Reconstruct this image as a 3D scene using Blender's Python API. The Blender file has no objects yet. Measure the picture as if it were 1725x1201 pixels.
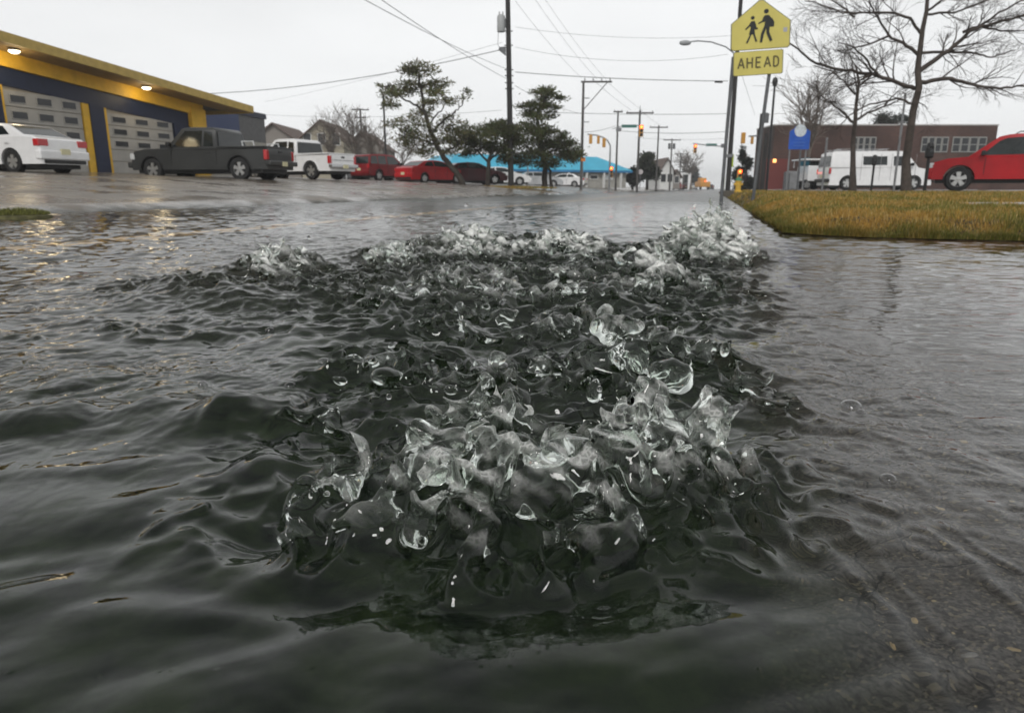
import bpy, bmesh, math, random
import numpy as np
from mathutils import Vector, Matrix
QUAL = True

# ------------------------------------------------------------------ camera
sc = bpy.context.scene
R = math.radians
CAM_H, FPX, PITCH = 0.30, 1178.0, R(13.46)
cam_d = bpy.data.cameras.new("camera"); cam = bpy.data.objects.new("camera", cam_d)
sc.collection.objects.link(cam); sc.camera = cam
cam.location = (0, 0, CAM_H); cam.rotation_euler = (R(90) - PITCH, 0, 0)
cam_d.sensor_width = 36; cam_d.lens = 36 * FPX / 1725
cam_d.clip_start = 0.02; cam_d.clip_end = 3000
cam_d.dof.use_dof = True; cam_d.dof.focus_distance = 0.72; cam_d.dof.aperture_fstop = 14
# ------------------------------------------------------------------ world: bright overcast sky
w = bpy.data.worlds.new("World"); sc.world = w; w.use_nodes = True
nt = w.node_tree; nt.nodes.clear()
def N(nt, t, **kw):
    n = nt.nodes.new(t)
    for k, v in kw.items():
        if k in n.inputs: n.inputs[k].default_value = v
        else: setattr(n, k, v)
    return n
sky = N(nt, 'ShaderNodeTexSky', sky_type='NISHITA'); sky.sun_disc = False
sky.sun_elevation = R(48); sky.sun_rotation = R(200)
skys = N(nt, 'ShaderNodeHueSaturation', Saturation=0.25, Value=0.10)
nt.links.new(sky.outputs[0], skys.inputs['Color'])
tc = N(nt, 'ShaderNodeTexCoord'); sp = N(nt, 'ShaderNodeSeparateXYZ')
nt.links.new(tc.outputs['Generated'], sp.inputs[0])
mr = N(nt, 'ShaderNodeMapRange'); mr.inputs['From Min'].default_value = 0.32; mr.inputs['From Max'].default_value = .75
mr.inputs['To Min'].default_value = 0.88; mr.inputs['To Max'].default_value = .40
nt.links.new(sp.outputs[2], mr.inputs['Value'])
cl = N(nt, 'ShaderNodeTexNoise', Scale=2.2, Detail=5.0, Roughness=0.5)
mp = N(nt, 'ShaderNodeMapping'); mp.inputs['Scale'].default_value = (1, 1, 3.5)
nt.links.new(tc.outputs['Generated'], mp.inputs[0]); nt.links.new(mp.outputs[0], cl.inputs['Vector'])
cr = N(nt, 'ShaderNodeMapRange'); cr.inputs['From Min'].default_value = .3; cr.inputs['From Max'].default_value = .7
cr.inputs['To Min'].default_value = .93; cr.inputs['To Max'].default_value = 1.06
nt.links.new(cl.outputs[0], cr.inputs['Value'])
mu = N(nt, 'ShaderNodeMath', operation='MULTIPLY'); nt.links.new(mr.outputs[0], mu.inputs[0]); nt.links.new(cr.outputs[0], mu.inputs[1])
oc = N(nt, 'ShaderNodeMix', data_type='RGBA', blend_type='MULTIPLY'); oc.inputs[0].default_value = 1
nt.links.new(mu.outputs[0], oc.inputs[6]); oc.inputs[7].default_value = (0.985, 0.995, 1.0, 1)
mx = N(nt, 'ShaderNodeMix', data_type='RGBA'); mx.inputs[0].default_value = 0.92
nt.links.new(skys.outputs[0], mx.inputs[6]); nt.links.new(oc.outputs[2], mx.inputs[7])
bg = N(nt, 'ShaderNodeBackground', Strength=1.0); wo = N(nt, 'ShaderNodeOutputWorld')
nt.links.new(mx.outputs[2], bg.inputs[0]); nt.links.new(bg.outputs[0], wo.inputs[0])
sun_d = bpy.data.lights.new("sun", 'SUN'); sun_d.energy = 1.45; sun_d.angle = R(16); sun_d.color = (1, .98, .95)
sun = bpy.data.objects.new("sun", sun_d); sc.collection.objects.link(sun)
sun.rotation_euler = (R(50), 0, R(-15))
sc.view_settings.view_transform = 'Standard'; sc.view_settings.look = 'None'
sc.view_settings.exposure = 0.16; sc.view_settings.gamma = 1.0
sc.render.engine = 'CYCLES'
sc.cycles.max_bounces = 14; sc.cycles.transmission_bounces = 12; sc.cycles.glossy_bounces = 5
sc.cycles.diffuse_bounces = 3; sc.cycles.transparent_max_bounces = 8; sc.cycles.volume_bounces = 0
sc.cycles.use_denoising = True
sc.cycles.sample_clamp_indirect = 6.0

# ------------------------------------------------------------------ frames: pixel rays and the road's own axes
CP, SP = math.cos(PITCH), math.sin(PITCH)
def at(px, py, Y):
    """world point seen at photo pixel (px,py) standing at distance Y in front of the camera"""
    rx = (px - 862.5) / FPX; uy = -(py - 600.5) / FPX
    k = Y / (CP + uy * SP)
    return Vector((rx * k, Y, CAM_H + k * (-SP + uy * CP)))
def gr(px, py, z=0.0):
    """world point on the level z seen at photo pixel (px,py)"""
    rx = (px - 862.5) / FPX; uy = -(py - 600.5) / FPX
    k = (z - CAM_H) / (-SP + uy * CP)
    return Vector((rx * k, k * (CP + uy * SP), z))
RD = (0.2685, 0.9633)                       # direction of the road
def road_n(x, y): return RD[1] * x - RD[0] * y
def road_s(x, y): return RD[0] * x + RD[1] * y
def from_ns(n, s): return (RD[1] * n + RD[0] * s, -RD[0] * n + RD[1] * s)
LOTN = [-400, -60, -24, -18.4, -14.4, -12.0, -8.6, -8.3, -3.6, -0.1, 0.12, 0.35, 0.8, 3.0, 400]
LOTZ = [1.0, 1.0, .95, .74, .55, .38, .08, -.035, -.05, -.080, -.07, -.034, -.024, -.012, .003]
def ground_z(x, y):
    return np.interp(road_n(x, y), LOTN, LOTZ)
# grass island right of the gutter
ISL_F = [gr(1268, 352), gr(1292, 381), gr(1312, 391), gr(1400, 397), gr(1520, 401), gr(1740, 407), gr(2300, 425)]
def island_z(y):
    return np.interp(y, [4.2, 6, 10, 16, 24, 40, 80, 400], [.10, .135, .17, .21, .24, .27, .30, .30])

# ------------------------------------------------------------------ helpers
def link(o): sc.collection.objects.link(o); return o
def tag(o, label=None, cat=None, group=None, kind=None):
    if label: o['label'] = label
    if cat: o['category'] = cat
    if group: o['group'] = group
    if kind: o['kind'] = kind
    return o
def empty(name, loc=(0, 0, 0), rz=0.0, label=None, cat=None, group=None):
    o = bpy.data.objects.new(name, None); o.location = loc; o.rotation_euler = (0, 0, rz); o.empty_display_size = .1
    link(o); return tag(o, label, cat, group)
MATS = {}
def mat(name, col=(.5, .5, .5), rough=.5, metal=0.0, emit=None, estr=0.0, var=0.0, vscale=4.0, bump=0.0, bscale=30.0,
        spec=.5, trans=0.0, ior=1.45, coat=0.0, col2=None, dist=0.02, coords='Object', stretch=None, rvar=0.0, lo=.35, hi=.65):
    if name in MATS: return MATS[name]
    m = bpy.data.materials.new(name); m.use_nodes = True; t = m.node_tree
    b = t.nodes['Principled BSDF']
    b.inputs['Base Color'].default_value = (*col, 1); b.inputs['Roughness'].default_value = rough
    b.inputs['Metallic'].default_value = metal; b.inputs['Specular IOR Level'].default_value = spec
    b.inputs['Transmission Weight'].default_value = trans; b.inputs['IOR'].default_value = ior
    b.inputs['Coat Weight'].default_value = coat; b.inputs['Coat Roughness'].default_value = .08
    if emit: b.inputs['Emission Color'].default_value = (*emit, 1); b.inputs['Emission Strength'].default_value = estr
    if var or bump or col2 or rvar:
        c = N(t, 'ShaderNodeTexCoord'); src = c.outputs[coords]
        if stretch:
            mpn = N(t, 'ShaderNodeMapping'); mpn.inputs['Scale'].default_value = stretch
            t.links.new(src, mpn.inputs[0]); src = mpn.outputs[0]
    if var or col2 or rvar:
        n = N(t, 'ShaderNodeTexNoise', Scale=vscale, Detail=6.0, Roughness=.6); t.links.new(src, n.inputs['Vector'])
        r = N(t, 'ShaderNodeMapRange'); r.inputs['From Min'].default_value = lo; r.inputs['From Max'].default_value = hi
        t.links.new(n.outputs[0], r.inputs['Value'])
        if var or col2:
            mixn = N(t, 'ShaderNodeMix', data_type='RGBA')
            a = tuple(max(0, x * (1 - var)) for x in col); bb = col2 if col2 else tuple(min(1, x * (1 + var)) for x in col)
            mixn.inputs[6].default_value = (*a, 1); mixn.inputs[7].default_value = (*bb, 1)
            t.links.new(r.outputs[0], mixn.inputs[0]); t.links.new(mixn.outputs[2], b.inputs['Base Color'])
        if rvar:
            r2 = N(t, 'ShaderNodeMapRange'); r2.inputs['From Min'].default_value = lo; r2.inputs['From Max'].default_value = hi
            r2.inputs['To Min'].default_value = max(0, rough - rvar); r2.inputs['To Max'].default_value = min(1, rough + rvar)
            t.links.new(n.outputs[0], r2.inputs['Value']); t.links.new(r2.outputs[0], b.inputs['Roughness'])
    if bump:
        n2 = N(t, 'ShaderNodeTexNoise', Scale=bscale, Detail=4.0); t.links.new(src, n2.inputs['Vector'])
        bp = N(t, 'ShaderNodeBump', Strength=bump, Distance=dist); t.links.new(n2.outputs[0], bp.inputs['Height'])
        t.links.new(bp.outputs[0], b.inputs['Normal'])
    MATS[name] = m; return m
def np_mesh(name, V, F, material, smooth=True, cols=None):
    """V (n,3) array, F (m,k) int array, k = 3 or 4"""
    V = np.asarray(V, np.float32); F = np.asarray(F, np.int32); k = F.shape[1]
    me = bpy.data.meshes.new(name)
    me.vertices.add(len(V)); me.vertices.foreach_set('co', V.ravel())
    me.loops.add(F.size); me.loops.foreach_set('vertex_index', F.ravel())
    me.polygons.add(len(F)); me.polygons.foreach_set('loop_start', np.arange(len(F), dtype=np.int32) * k)
    me.update(calc_edges=True)
    me.polygons.foreach_set('use_smooth', np.full(len(F), smooth)); 
    if cols is not None:
        at_ = me.color_attributes.new('tint', 'FLOAT_COLOR', 'POINT')
        c4 = np.ones((len(V), 4), np.float32); c4[:, :3] = cols; at_.data.foreach_set('color', c4.ravel())
    me.materials.append(material); me.update()
    return link(bpy.data.objects.new(name, me))

# ------------------------------------------------------------------ noise
def perlin2(x, y, seed):
    rs = np.random.RandomState(seed); P = rs.permutation(512); A = rs.rand(512) * 2 * math.pi
    gx, gy = np.cos(A).astype(np.float32), np.sin(A).astype(np.float32)
    xi = np.floor(x).astype(np.int64); yi = np.floor(y).astype(np.int64)
    xf = (x - xi).astype(np.float32); yf = (y - yi).astype(np.float32)
    def g(i, j, fx, fy):
        h = P[(P[(xi + i) & 511] + yi + j) & 511]
        return gx[h] * fx + gy[h] * fy
    u = xf * xf * xf * (xf * (xf * 6 - 15) + 10); v = yf * yf * yf * (yf * (yf * 6 - 15) + 10)
    a = g(0, 0, xf, yf); b = g(1, 0, xf - 1, yf); c = g(0, 1, xf, yf - 1); d = g(1, 1, xf - 1, yf - 1)
    return ((a * (1 - u) + b * u) * (1 - v) + (c * (1 - u) + d * u) * v) * 1.5
def perlin3(p, seed):
    rs = np.random.RandomState(seed); P = rs.permutation(512); G = rs.normal(size=(512, 3)); G /= np.linalg.norm(G, axis=1)[:, None]
    i = np.floor(p).astype(np.int64); f = p - i; u = f * f * f * (f * (f * 6 - 15) + 10); out = 0
    for a in (0, 1):
        for b in (0, 1):
            for c in (0, 1):
                h = P[(P[(P[(i[:, 0] + a) & 511] + i[:, 1] + b) & 511] + i[:, 2] + c) & 511]
                d = (G[h] * (f - (a, b, c))).sum(1)
                out = out + d * (u[:, 0] if a else 1 - u[:, 0]) * (u[:, 1] if b else 1 - u[:, 1]) * (u[:, 2] if c else 1 - u[:, 2])
    return out * 1.6
def sstep(a, b, x):
    t = np.clip((x - a) / (b - a), 0, 1); return t * t * (3 - 2 * t)
def gauss(x, y, cx, cy, rx, ry):
    return np.exp(-(((x - cx) / rx) ** 2 + ((y - cy) / ry) ** 2))

# ------------------------------------------------------------------ the flood water: level, waves and the boil over the gutter drain
def GP(px, py): v = gr(px, py); return v.x, v.y
MOUNDS = []      # (x, y, rx, ry, height) smooth swells
def mound(px, py, rxp, hm, ry=None):
    x, y = GP(px, py); rx = rxp / FPX * y * 1.02
    MOUNDS.append((x, y, rx, ry if ry else rx * .8, hm))
mound(880, 840, 300, .026, .075); mound(590, 860, 90, .016, .05); mound(1110, 800, 130, .024, .06); mound(850, 770, 130, .022, .05)
mound(1100, 610, 110, .045, .10); mound(1040, 640, 90, .022); mound(850, 680, 80, .016); mound(1290, 690, 70, .015)
mound(700, 640, 90, .014); mound(560, 560, 170, .018, .12); mound(330, 700, 120, .022, .10); mound(40, 712, 100, .024, .06); mound(250, 690, 60, .013, .05); mound(130, 690, 40, .010, .04); mound(390, 705, 50, .022, .05); mound(450, 780, 50, .016, .04); mound(170, 560, 90, .02, .08); mound(420, 500, 120, .03, .12)
mound(150, 640, 100, .012, .10); mound(480, 700, 110, .014); mound(760, 590, 60, .014)
mound(1200, 425, 95, .085, .30); mound(1070, 470, 110, .05, .22); mound(960, 410, 90, .05, .28); mound(800, 415, 150, .05, .3)
mound(640, 430, 90, .03, .25); mound(470, 450, 90, .045, .2); mound(310, 490, 80, .028, .2); mound(200, 470, 110, .02, .2)
mound(1020, 520, 70, .045, .12)
ACT = []         # turbulence amplitude: x, y, rx, ry, metres
def act(px, py, rxp, a, ry=None):
    x, y = GP(px, py); rx = rxp / FPX * y
    ACT.append((x, y, rx, ry if ry else rx * .75, a))
act(880, 850, 330, .120, .070); act(585, 870, 100, .10, .055); act(1120, 800, 150, .15, .075); act(830, 760, 150, .125, .07); act(960, 900, 120, .11, .045); act(790, 915, 120, .10, .04)
act(860, 650, 260, .060, .18); act(1090, 600, 160, .080, .16); act(1270, 640, 70, .065, .14); act(640, 620, 110, .05, .14); act(900, 550, 280, .062, .2); act(560, 700, 130, .03, .12); act(350, 670, 60, .03, .07); act(300, 560, 260, .022, .3)
act(1190, 430, 80, .23, .36); act(1090, 478, 85, .13, .26); act(960, 425, 60, .17, .34); act(800, 425, 95, .16, .38)
act(660, 440, 60, .10, .34); act(480, 458, 60, .14, .24); act(880, 480, 330, .072, .6); act(380, 480, 160, .04, .3); act(320, 490, 40, .03, .14); act(900, 480, 220, .018, .40)
act(1000, 500, 60, .03, .2)
BX = (-1.95, 1.75); BY = (0.36, 4.9)     # extent of the boiling water
def edge_mask(x, y):
    return sstep(BX[0], BX[0] + .12, x) * (1 - sstep(BX[1] - .12, BX[1], x)) * sstep(.425, .50, y) * (1 - sstep(BY[1] - .3, BY[1], y))
def turb_amp(x, y):
    a = np.zeros_like(x)
    for (cx, cy, rx, ry, m) in ACT: a = np.maximum(a, m * gauss(x, y, cx, cy, rx, ry) ** .8)
    n = road_n(x, y)
    a = a * np.maximum(sstep(-.395, -.33, x) * (1 - sstep(.39, .455, x)), sstep(1.325, 1.48, y))
    return a * edge_mask(x, y) * (1 - sstep(.12, .34, n))
def chop(x, y, sc_, seed, warp=.35):
    wx = perlin2(x / sc_ * .5 + 7, y / sc_ * .5, seed + 1) * warp * 2; wy = perlin2(x / sc_ * .5, y / sc_ * .5 + 9, seed + 2) * warp * 2
    v = perlin2(x / sc_ + wx, y / sc_ + wy, seed)
    return 1 - 2 * np.sqrt(v * v + .035)      # rounded troughs, crisp crests
def water_h(x, y):
    n = road_n(x, y); s = road_s(x, y)
    dist = np.sqrt(x * x + y * y)
    # calm factors
    right = sstep(.10, .55, n)                       # thin sheet running over the asphalt
    front = 1 - sstep(.42, .66, y + .22 * np.minimum(x, 0) * 0)   # smooth outflow before the boil
    far = sstep(3.6, 7.0, dist)
    live = (1 - right) * (1 - .88 * front) * (1 - far)
    near_l = gauss(x, y, -.45, .62, .5, .28)
    h = np.zeros_like(x)
    # flow swells
    h += .0085 * live * chop(s, n, .42, 11) + .0090 * live * (1 - .8 * near_l) * (.5 * chop(s * 1.0, n * 1.2, .17, 21) + .6 * perlin2(s / .14, n / .12, 22))
    h -= .0042 * live * (1 - .75 * near_l) * chop(s, n, .085, 31) + .0014 * live * (1 - .8 * near_l) * chop(s, n, .036, 41)
    h += .0007 * live * (1 - .8 * near_l) * perlin2(x / .014, y / .014, 51)
    # long streaks running off lower left of the boil and fine rings
    a = R(28); u = x * math.cos(a) + y * math.sin(a); v = -x * math.sin(a) + y * math.cos(a)
    h += front * (.0030 * perlin2(u / .20 + .6 * perlin2(x / .15, y / .15, 65), v / .075 + .9 * perlin2(x / .12, y / .12, 64), 61) + .0006 * perlin2(u / .06, v / .02, 62)) * (1 - right)
    h += near_l * .0065 * perlin2(u / .26 + .5 * perlin2(x / .2, y / .2, 67), v / .075 + .9 * perlin2(x / .16, y / .16, 66), 63)
    cx, cy = GP(880, 900); r = np.sqrt((x - cx) ** 2 + ((y - cy) * 1.3) ** 2)
    h += .00012 * np.sin(r * 2 * math.pi / .030 + 2 * perlin2(x / .1, y / .1, 71)) * gauss(r, 0 * r, .30, 0, .10, 1) * (1 - .5 * right) * (y < .9)
    # right: film over asphalt, ripples drawn out across the flow
    h += right * (.0013 * perlin2(x / .11, y / .035, 81) + .0007 * perlin2(x / .05 + 3, y / .016, 82) + .00035 * perlin2(x / .02, y / .011, 83)) * (1 - .5 * far) * sstep(.55, .9, y)
    h += right * .0007 * perlin2(x / .07, y / .05, 84)
    # shock lines curving away at lower right
    for k, (r0, wd, am) in enumerate([(.245, .006, .0020), (.275, .004, .0012), (.345, .006, .0019), (.375, .004, .0013)]):
        q = np.sqrt((x - .04) ** 2 + ((y - .50) * .75) ** 2) + .012 * perlin2(x / .06, y / .06, 90 + k)
        h += am * np.exp(-((q - r0) / wd) ** 2) * sstep(.1, .2, x) * gauss(y, 0 * y, .47 + .02 * k, 0, .12, 1) 
    # open road: wind and rain ripples, long and low
    fa = sstep(2.2, 5.0, dist)
    h += fa * (.0055 * perlin2(x / .5, y / .30, 101) + .0072 * perlin2(x / .19, y / .12, 102) + .0034 * perlin2(x / .08, y / .06, 103)) * (1 - .9 * sstep(25, 60, dist))
    m = 0
    for (cx, cy, rx, ry, hm) in MOUNDS: m = m + hm * gauss(x, y, cx, cy, rx, ry)
    h += m * (1 - sstep(.15, .40, n))
    # the standing roller: hollow in front of the main boil
    cx, cy = GP(860, 990); h -= .010 * gauss(x, y, cx, cy, .20, .03)
    cx, cy = GP(450, 880); h -= .012 * gauss(x, y, cx, cy, .035, .05)
    h -= .010
    g = ground_z(x, y) + .005
    h = np.where((dist < 9) & (n < 3), g + .5 * ((h - g) + np.sqrt((h - g) ** 2 + .006 ** 2)), h)
    return h.astype(np.float32)

# 3D noise on world-anchored lattices, cubic B-spline interpolated (separable, fast)
def bspline_w(c, spacing, origin, n):
    t = (c - origin) / spacing; i = np.floor(t).astype(int); f = t - i
    W = np.zeros((len(c), n), np.float32); r = np.arange(len(c))
    for k, wgt in enumerate([(1 - f) ** 3 / 6, (3 * f ** 3 - 6 * f ** 2 + 4) / 6, (-3 * f ** 3 + 3 * f ** 2 + 3 * f + 1) / 6, f ** 3 / 6]):
        W[r, np.clip(i - 1 + k, 0, n - 1)] += wgt
    return W
def noise3(xs, ys, zs, L, seed):
    ox, oy, oz = BX[0] - .2, BY[0] - .2, -.16
    nx, ny, nz = int((BX[1] - BX[0] + .5) / L) + 4, int((BY[1] - BY[0] + .5) / L) + 4, int(.6 / L) + 4
    # only the slab of lattice this block needs
    rs = np.random.RandomState(seed)
    i0 = max(0, int((xs[0] - ox) / L) - 2); j0 = max(0, int((ys[0] - oy) / L) - 2)
    tile = rs.uniform(-1, 1, (96, 96, 64)).astype(np.float32)
    i1 = int((xs[-1] - ox) / L) + 4; j1 = int((ys[-1] - oy) / L) + 4; k1 = int((zs[-1] - oz) / L) + 4
    I = np.arange(i0, i1) % 96; J = np.arange(j0, j1) % 96; K = np.arange(0, k1) % 64
    g = tile[np.ix_(I, J, K)]
    Wx = bspline_w(xs, L, ox + i0 * L, g.shape[0]); Wy = bspline_w(ys, L, oy + j0 * L, g.shape[1]); Wz = bspline_w(zs, L, oz, g.shape[2])
    a = np.tensordot(Wx, g, (1, 0)); a = np.tensordot(a, Wy, (1, 1)); a = np.tensordot(a, Wz, (1, 1))   # x, y, z
    return a * 2.6
BLOBS = []       # cx, cy, cz, rx, ry, rz
def blob(px, py, rp, Y, sx=1, sz=1, sy=1):
    c = at(px, py, Y); r = rp / FPX * Y * .92
    BLOBS.append((c.x, c.y, c.z - .3 * r, r * sx, r * sy, r * sz))
for b in [  # large clear lobes thrown up by the boil
    (572, 858, 40, .60, 1.1, .7), (700, 722, 22, .68, 1, 1.2), (745, 735, 28, .67, 1.4, .7), (842, 765, 44, .64, 1, 1.1), (905, 750, 40, .64, 1.2, .8), (960, 745, 28, .65, 1.3, .7),
    (1075, 722, 34, .68, 1, 1.1), (1110, 705, 36, .69, .9, 1.3), (1152, 735, 30, .67, .8, 1.2), (1090, 805, 36, .63, 1, 1.1), (1214, 775, 22, .66, .8, 1.5), (985, 875, 22, .585, 1.6, .6),
    (1000, 655, 22, .90, .8, 1.2), (865, 668, 18, .89), (762, 655, 18, .95), (648, 628, 22, 1.0, 1.2, .7), (842, 598, 18, 1.10), (1085, 668, 24, .91), (1128, 625, 32, .97, 1.2, .8),
    (1085, 590, 46, 1.10, 1.5, .9), (1018, 520, 20, 1.28, .9, 1.1), (1042, 545, 30, 1.22, 1.2, .9), (1222, 585, 12, 1.08, .8, 1.4), (1290, 665, 15, .99), (365, 690, 18, .96)]:
    blob(*b)

def surface_nets(D, xs, ys, zs):
    """vertices and quads of the zero surface of D (positive inside)"""
    S = D > 0
    c = [S[i:S.shape[0] - 1 + i, j:S.shape[1] - 1 + j, k:S.shape[2] - 1 + k] for i in (0, 1) for j in (0, 1) for k in (0, 1)]
    alls = c[0].copy(); anys = c[0].copy()
    for q in c[1:]: alls &= q; anys |= q
    act_ = anys & ~alls
    idx = np.argwhere(act_); ids = np.full(act_.shape, -1, np.int32); ids[tuple(idx.T)] = np.arange(len(idx))
    i, j, k = idx.T; P = np.zeros((len(idx), 3), np.float32); cnt = np.zeros(len(idx), np.float32)
    for ax in range(3):
        o = [a for a in range(3) if a != ax]
        for p in (0, 1):
            for q in (0, 1):
                s0 = [0, 0, 0]; s0[o[0]] = p; s0[o[1]] = q; s1 = list(s0); s1[ax] = 1
                a = D[i + s0[0], j + s0[1], k + s0[2]]; b = D[i + s1[0], j + s1[1], k + s1[2]]
                m = (a > 0) != (b > 0); t = np.where(m, a / np.where(a == b, 1, a - b), 0)
                off = np.zeros((len(idx), 3), np.float32)
                off[:, o[0]] = p; off[:, o[1]] = q; off[:, ax] = t
                P += off * m[:, None]; cnt += m
    P = P / cnt[:, None] + idx
    F = []
    for ax in range(3):
        o = [a for a in range(3) if a != ax]
        sl0 = [slice(1, -1)] * 3; sl1 = [slice(1, -1)] * 3
        sl0[ax] = slice(0, -1); sl1[ax] = slice(1, None)
        A = S[tuple(sl0)]; B = S[tuple(sl1)]
        e = np.argwhere(A != B)
        inside_first = A[tuple(e.T)]
        off = np.ones(3, int); off[ax] = 0; e = e + off
        def cell(p, q):
            f = e.copy(); f[:, o[0]] -= p; f[:, o[1]] -= q
            return ids[tuple(f.T)]
        qd = np.stack([cell(0, 0), cell(1, 0), cell(1, 1), cell(0, 1)], 1)
        flip = inside_first if ax != 1 else ~inside_first
        qd[flip] = qd[flip]; qd[~flip] = qd[~flip][:, ::-1]
        F.append(qd)
    F = np.concatenate(F); F = F[(F >= 0).all(1)]
    h = np.array([xs[1] - xs[0], ys[1] - ys[0], zs[1] - zs[0]]); o = np.array([xs[0], ys[0], zs[0]])
    return P * h + o, F
def smooth_verts(V, F, it):
    n = len(V)
    e = np.concatenate([F[:, [0, 1]], F[:, [1, 2]], F[:, [2, 3]], F[:, [3, 0]]])
    deg = np.bincount(e.ravel(), minlength=n).astype(np.float32)[:, None]
    for _ in range(it):
        s = np.zeros_like(V)
        for a in range(3):
            s[:, a] = np.bincount(e[:, 0], V[e[:, 1], a], n) + np.bincount(e[:, 1], V[e[:, 0], a], n)
        V = V * .45 + .55 * s / np.maximum(deg, 1)
    return V
def boil_block(x0, x1, y0, y1, z0, z1, h):
    xs = np.arange(x0 - 2 * h, x1 + 2.01 * h, h); ys = np.arange(y0 - 2 * h, y1 + 2.01 * h, h); zs = np.arange(z0, z1, h)
    X2, Y2 = np.meshgrid(xs, ys, indexing='ij')
    H = water_h(X2, Y2); A = turb_amp(X2, Y2).astype(np.float32)
    near = y0 < 1
    Ls = (.046, .021, .0105) if near else (.075, .032, .014)
    n1, n2, n3 = [noise3(xs, ys, zs, L, k + 1) for k, L in enumerate(Ls)]
    tb = .46 * (1 - 2.6 * np.abs(n1)) + .62 * n1 + .34 * (1 - 2.8 * np.abs(n2)) + .22 * n2 + .20 * n3 - .04
    if near: tb += .05 * noise3(xs, ys, zs, .0062, 4)
    else: tb += .14 * noise3(xs, ys, zs, .0085, 5)
    tb = np.where(tb < 0, tb * .38, tb)
    D = H[:, :, None] - zs[None, None, :] + A[:, :, None] * tb
    kx = .5 * n2 + .3 * n3
    E = edge_mask(X2, Y2)[:, :, None]
    for (cx, cy, cz, rx, ry, rz) in BLOBS:
        m = 1.9
        if cx + m * rx < xs[0] or cx - m * rx > xs[-1] or cy + m * ry < ys[0] or cy - m * ry > ys[-1]: continue
        i0, i1 = np.searchsorted(xs, [cx - m * rx, cx + m * rx]); j0, j1 = np.searchsorted(ys, [cy - m * ry, cy + m * ry]); k0, k1 = np.searchsorted(zs, [cz - m * rz, cz + m * rz])
        s = (slice(i0, i1), slice(j0, j1), slice(k0, k1))
        q = np.sqrt(((xs[i0:i1, None, None] - cx) / rx) ** 2 + ((ys[None, j0:j1, None] - cy) / ry) ** 2 + ((zs[None, None, k0:k1] - cz) / rz) ** 2 + 1e-6)
        rm = min(rx, ry, rz)
        d = (1 - q + .62 * kx[s] + .30 * n1[s]) * rm
        # smooth union
        kk = .010 if rm > .008 else .004
        a = D[s]; hh = np.clip(.5 + .5 * (d - a) / kk, 0, 1)
        D[s] = a * (1 - hh) + d * hh + kk * hh * (1 - hh)
    V, F = surface_nets(D.astype(np.float32), xs, ys, zs)
    del D, n1, n2, n3, tb, kx
    V = smooth_verts(V, F, 6 if y0 < 1 else 2)
    # curl the free water: vector displacement by a world-anchored noise
    a = np.minimum(turb_amp(V[:, 0], V[:, 1]), .09) / .09 * sstep(-.02, .015, V[:, 2])
    mv = a > .02; P3 = V[mv].astype(np.float64); dv = np.zeros_like(P3)
    for L, am in ((.045, .013), (.020, .0028)):
        for ax in range(3): dv[:, ax] += am * perlin3(P3 / L + 11.3 * ax, 200 + ax)
    V[mv] += dv * a[mv, None] * (1 if y0 < 1 else 1.5)
    c = V[F].mean(1)
    keep = (c[:, 0] > x0) & (c[:, 0] < x1) & (c[:, 1] > y0) & (c[:, 1] < y1)
    F = F[keep]
    used = np.zeros(len(V), bool); used[F.ravel()] = True
    new = np.cumsum(used) - 1
    V = V[used]; F = new[F]
    # border vertices snap to the block's planes and to the shared level
    for ax, lim in ((0, x0), (0, x1), (1, y0), (1, y1)):
        b = np.abs(V[:, ax] - lim) < h * .75
        V[b, ax] = lim
        q = b & (turb_amp(V[:, 0], V[:, 1]) < 1e-4)
        V[q, 2] = water_h(V[q, 0], V[q, 1])
    return V, F
def grid_strip(X, Y, hole=None):
    """sheet over parameter arrays X,Y (r,c); hole = (x0,x1,y0,y1) left open"""
    Z = water_h(X, Y); V = np.stack([X, Y, Z], -1).reshape(-1, 3)
    r, c = X.shape; I = np.arange(r * c).reshape(r, c)
    F = np.stack([I[:-1, :-1], I[:-1, 1:], I[1:, 1:], I[1:, :-1]], -1).reshape(-1, 4)
    return V, F
def build_water():
    parts = []
    XA, XB = -.40, .46; YM = 1.32
    parts.append(boil_block(XA, XB, .40, YM, -.088, .17, .0021 if QUAL else .004))
    parts.append(boil_block(-1.55, 1.62, YM, 4.6, -.088, .26, .0050 if QUAL else .009))
    def rect(x0, x1, y0, y1, nx, ny, gy=False):
        xs = np.linspace(x0, x1, nx); ys = np.geomspace(y0, y1, ny) if gy else np.linspace(y0, y1, ny)
        X, Y = np.meshgrid(xs, ys); parts.append(grid_strip(X, Y))
    rect(-1.55, XA, .40, YM, 460, 370); rect(XB, 1.62, .40, YM, 460, 370)
    rect(-1.55, 1.62, .12, .40, 900, 110)
    rect(-6, -1.55, .12, 4.6, 260, 260); rect(1.62, 7, .12, 4.6, 330, 300)
    # beyond: fan to the horizon
    ys = np.concatenate([np.geomspace(4.6, 50, 640), np.geomspace(51, 700, 120)]); u = np.linspace(0, 1, 760)
    X = []; 
    for yy in ys:
        k = yy / 4.6; X.append(np.linspace(-6 * k, 7 * k, 760))
    X = np.array(X); Y = np.repeat(ys[:, None], 760, 1); parts.append(grid_strip(X, Y))
    rect(-6, 7, -2, .12, 60, 30)
    Vs, Fs, o = [], [], 0
    for V, F in parts: Vs.append(V); Fs.append(F + o); o += len(V)
    return np.concatenate(Vs), np.concatenate(Fs)
m = bpy.data.materials.new('flood_water'); m.use_nodes = True; t = m.node_tree; t.nodes.clear()
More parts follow.
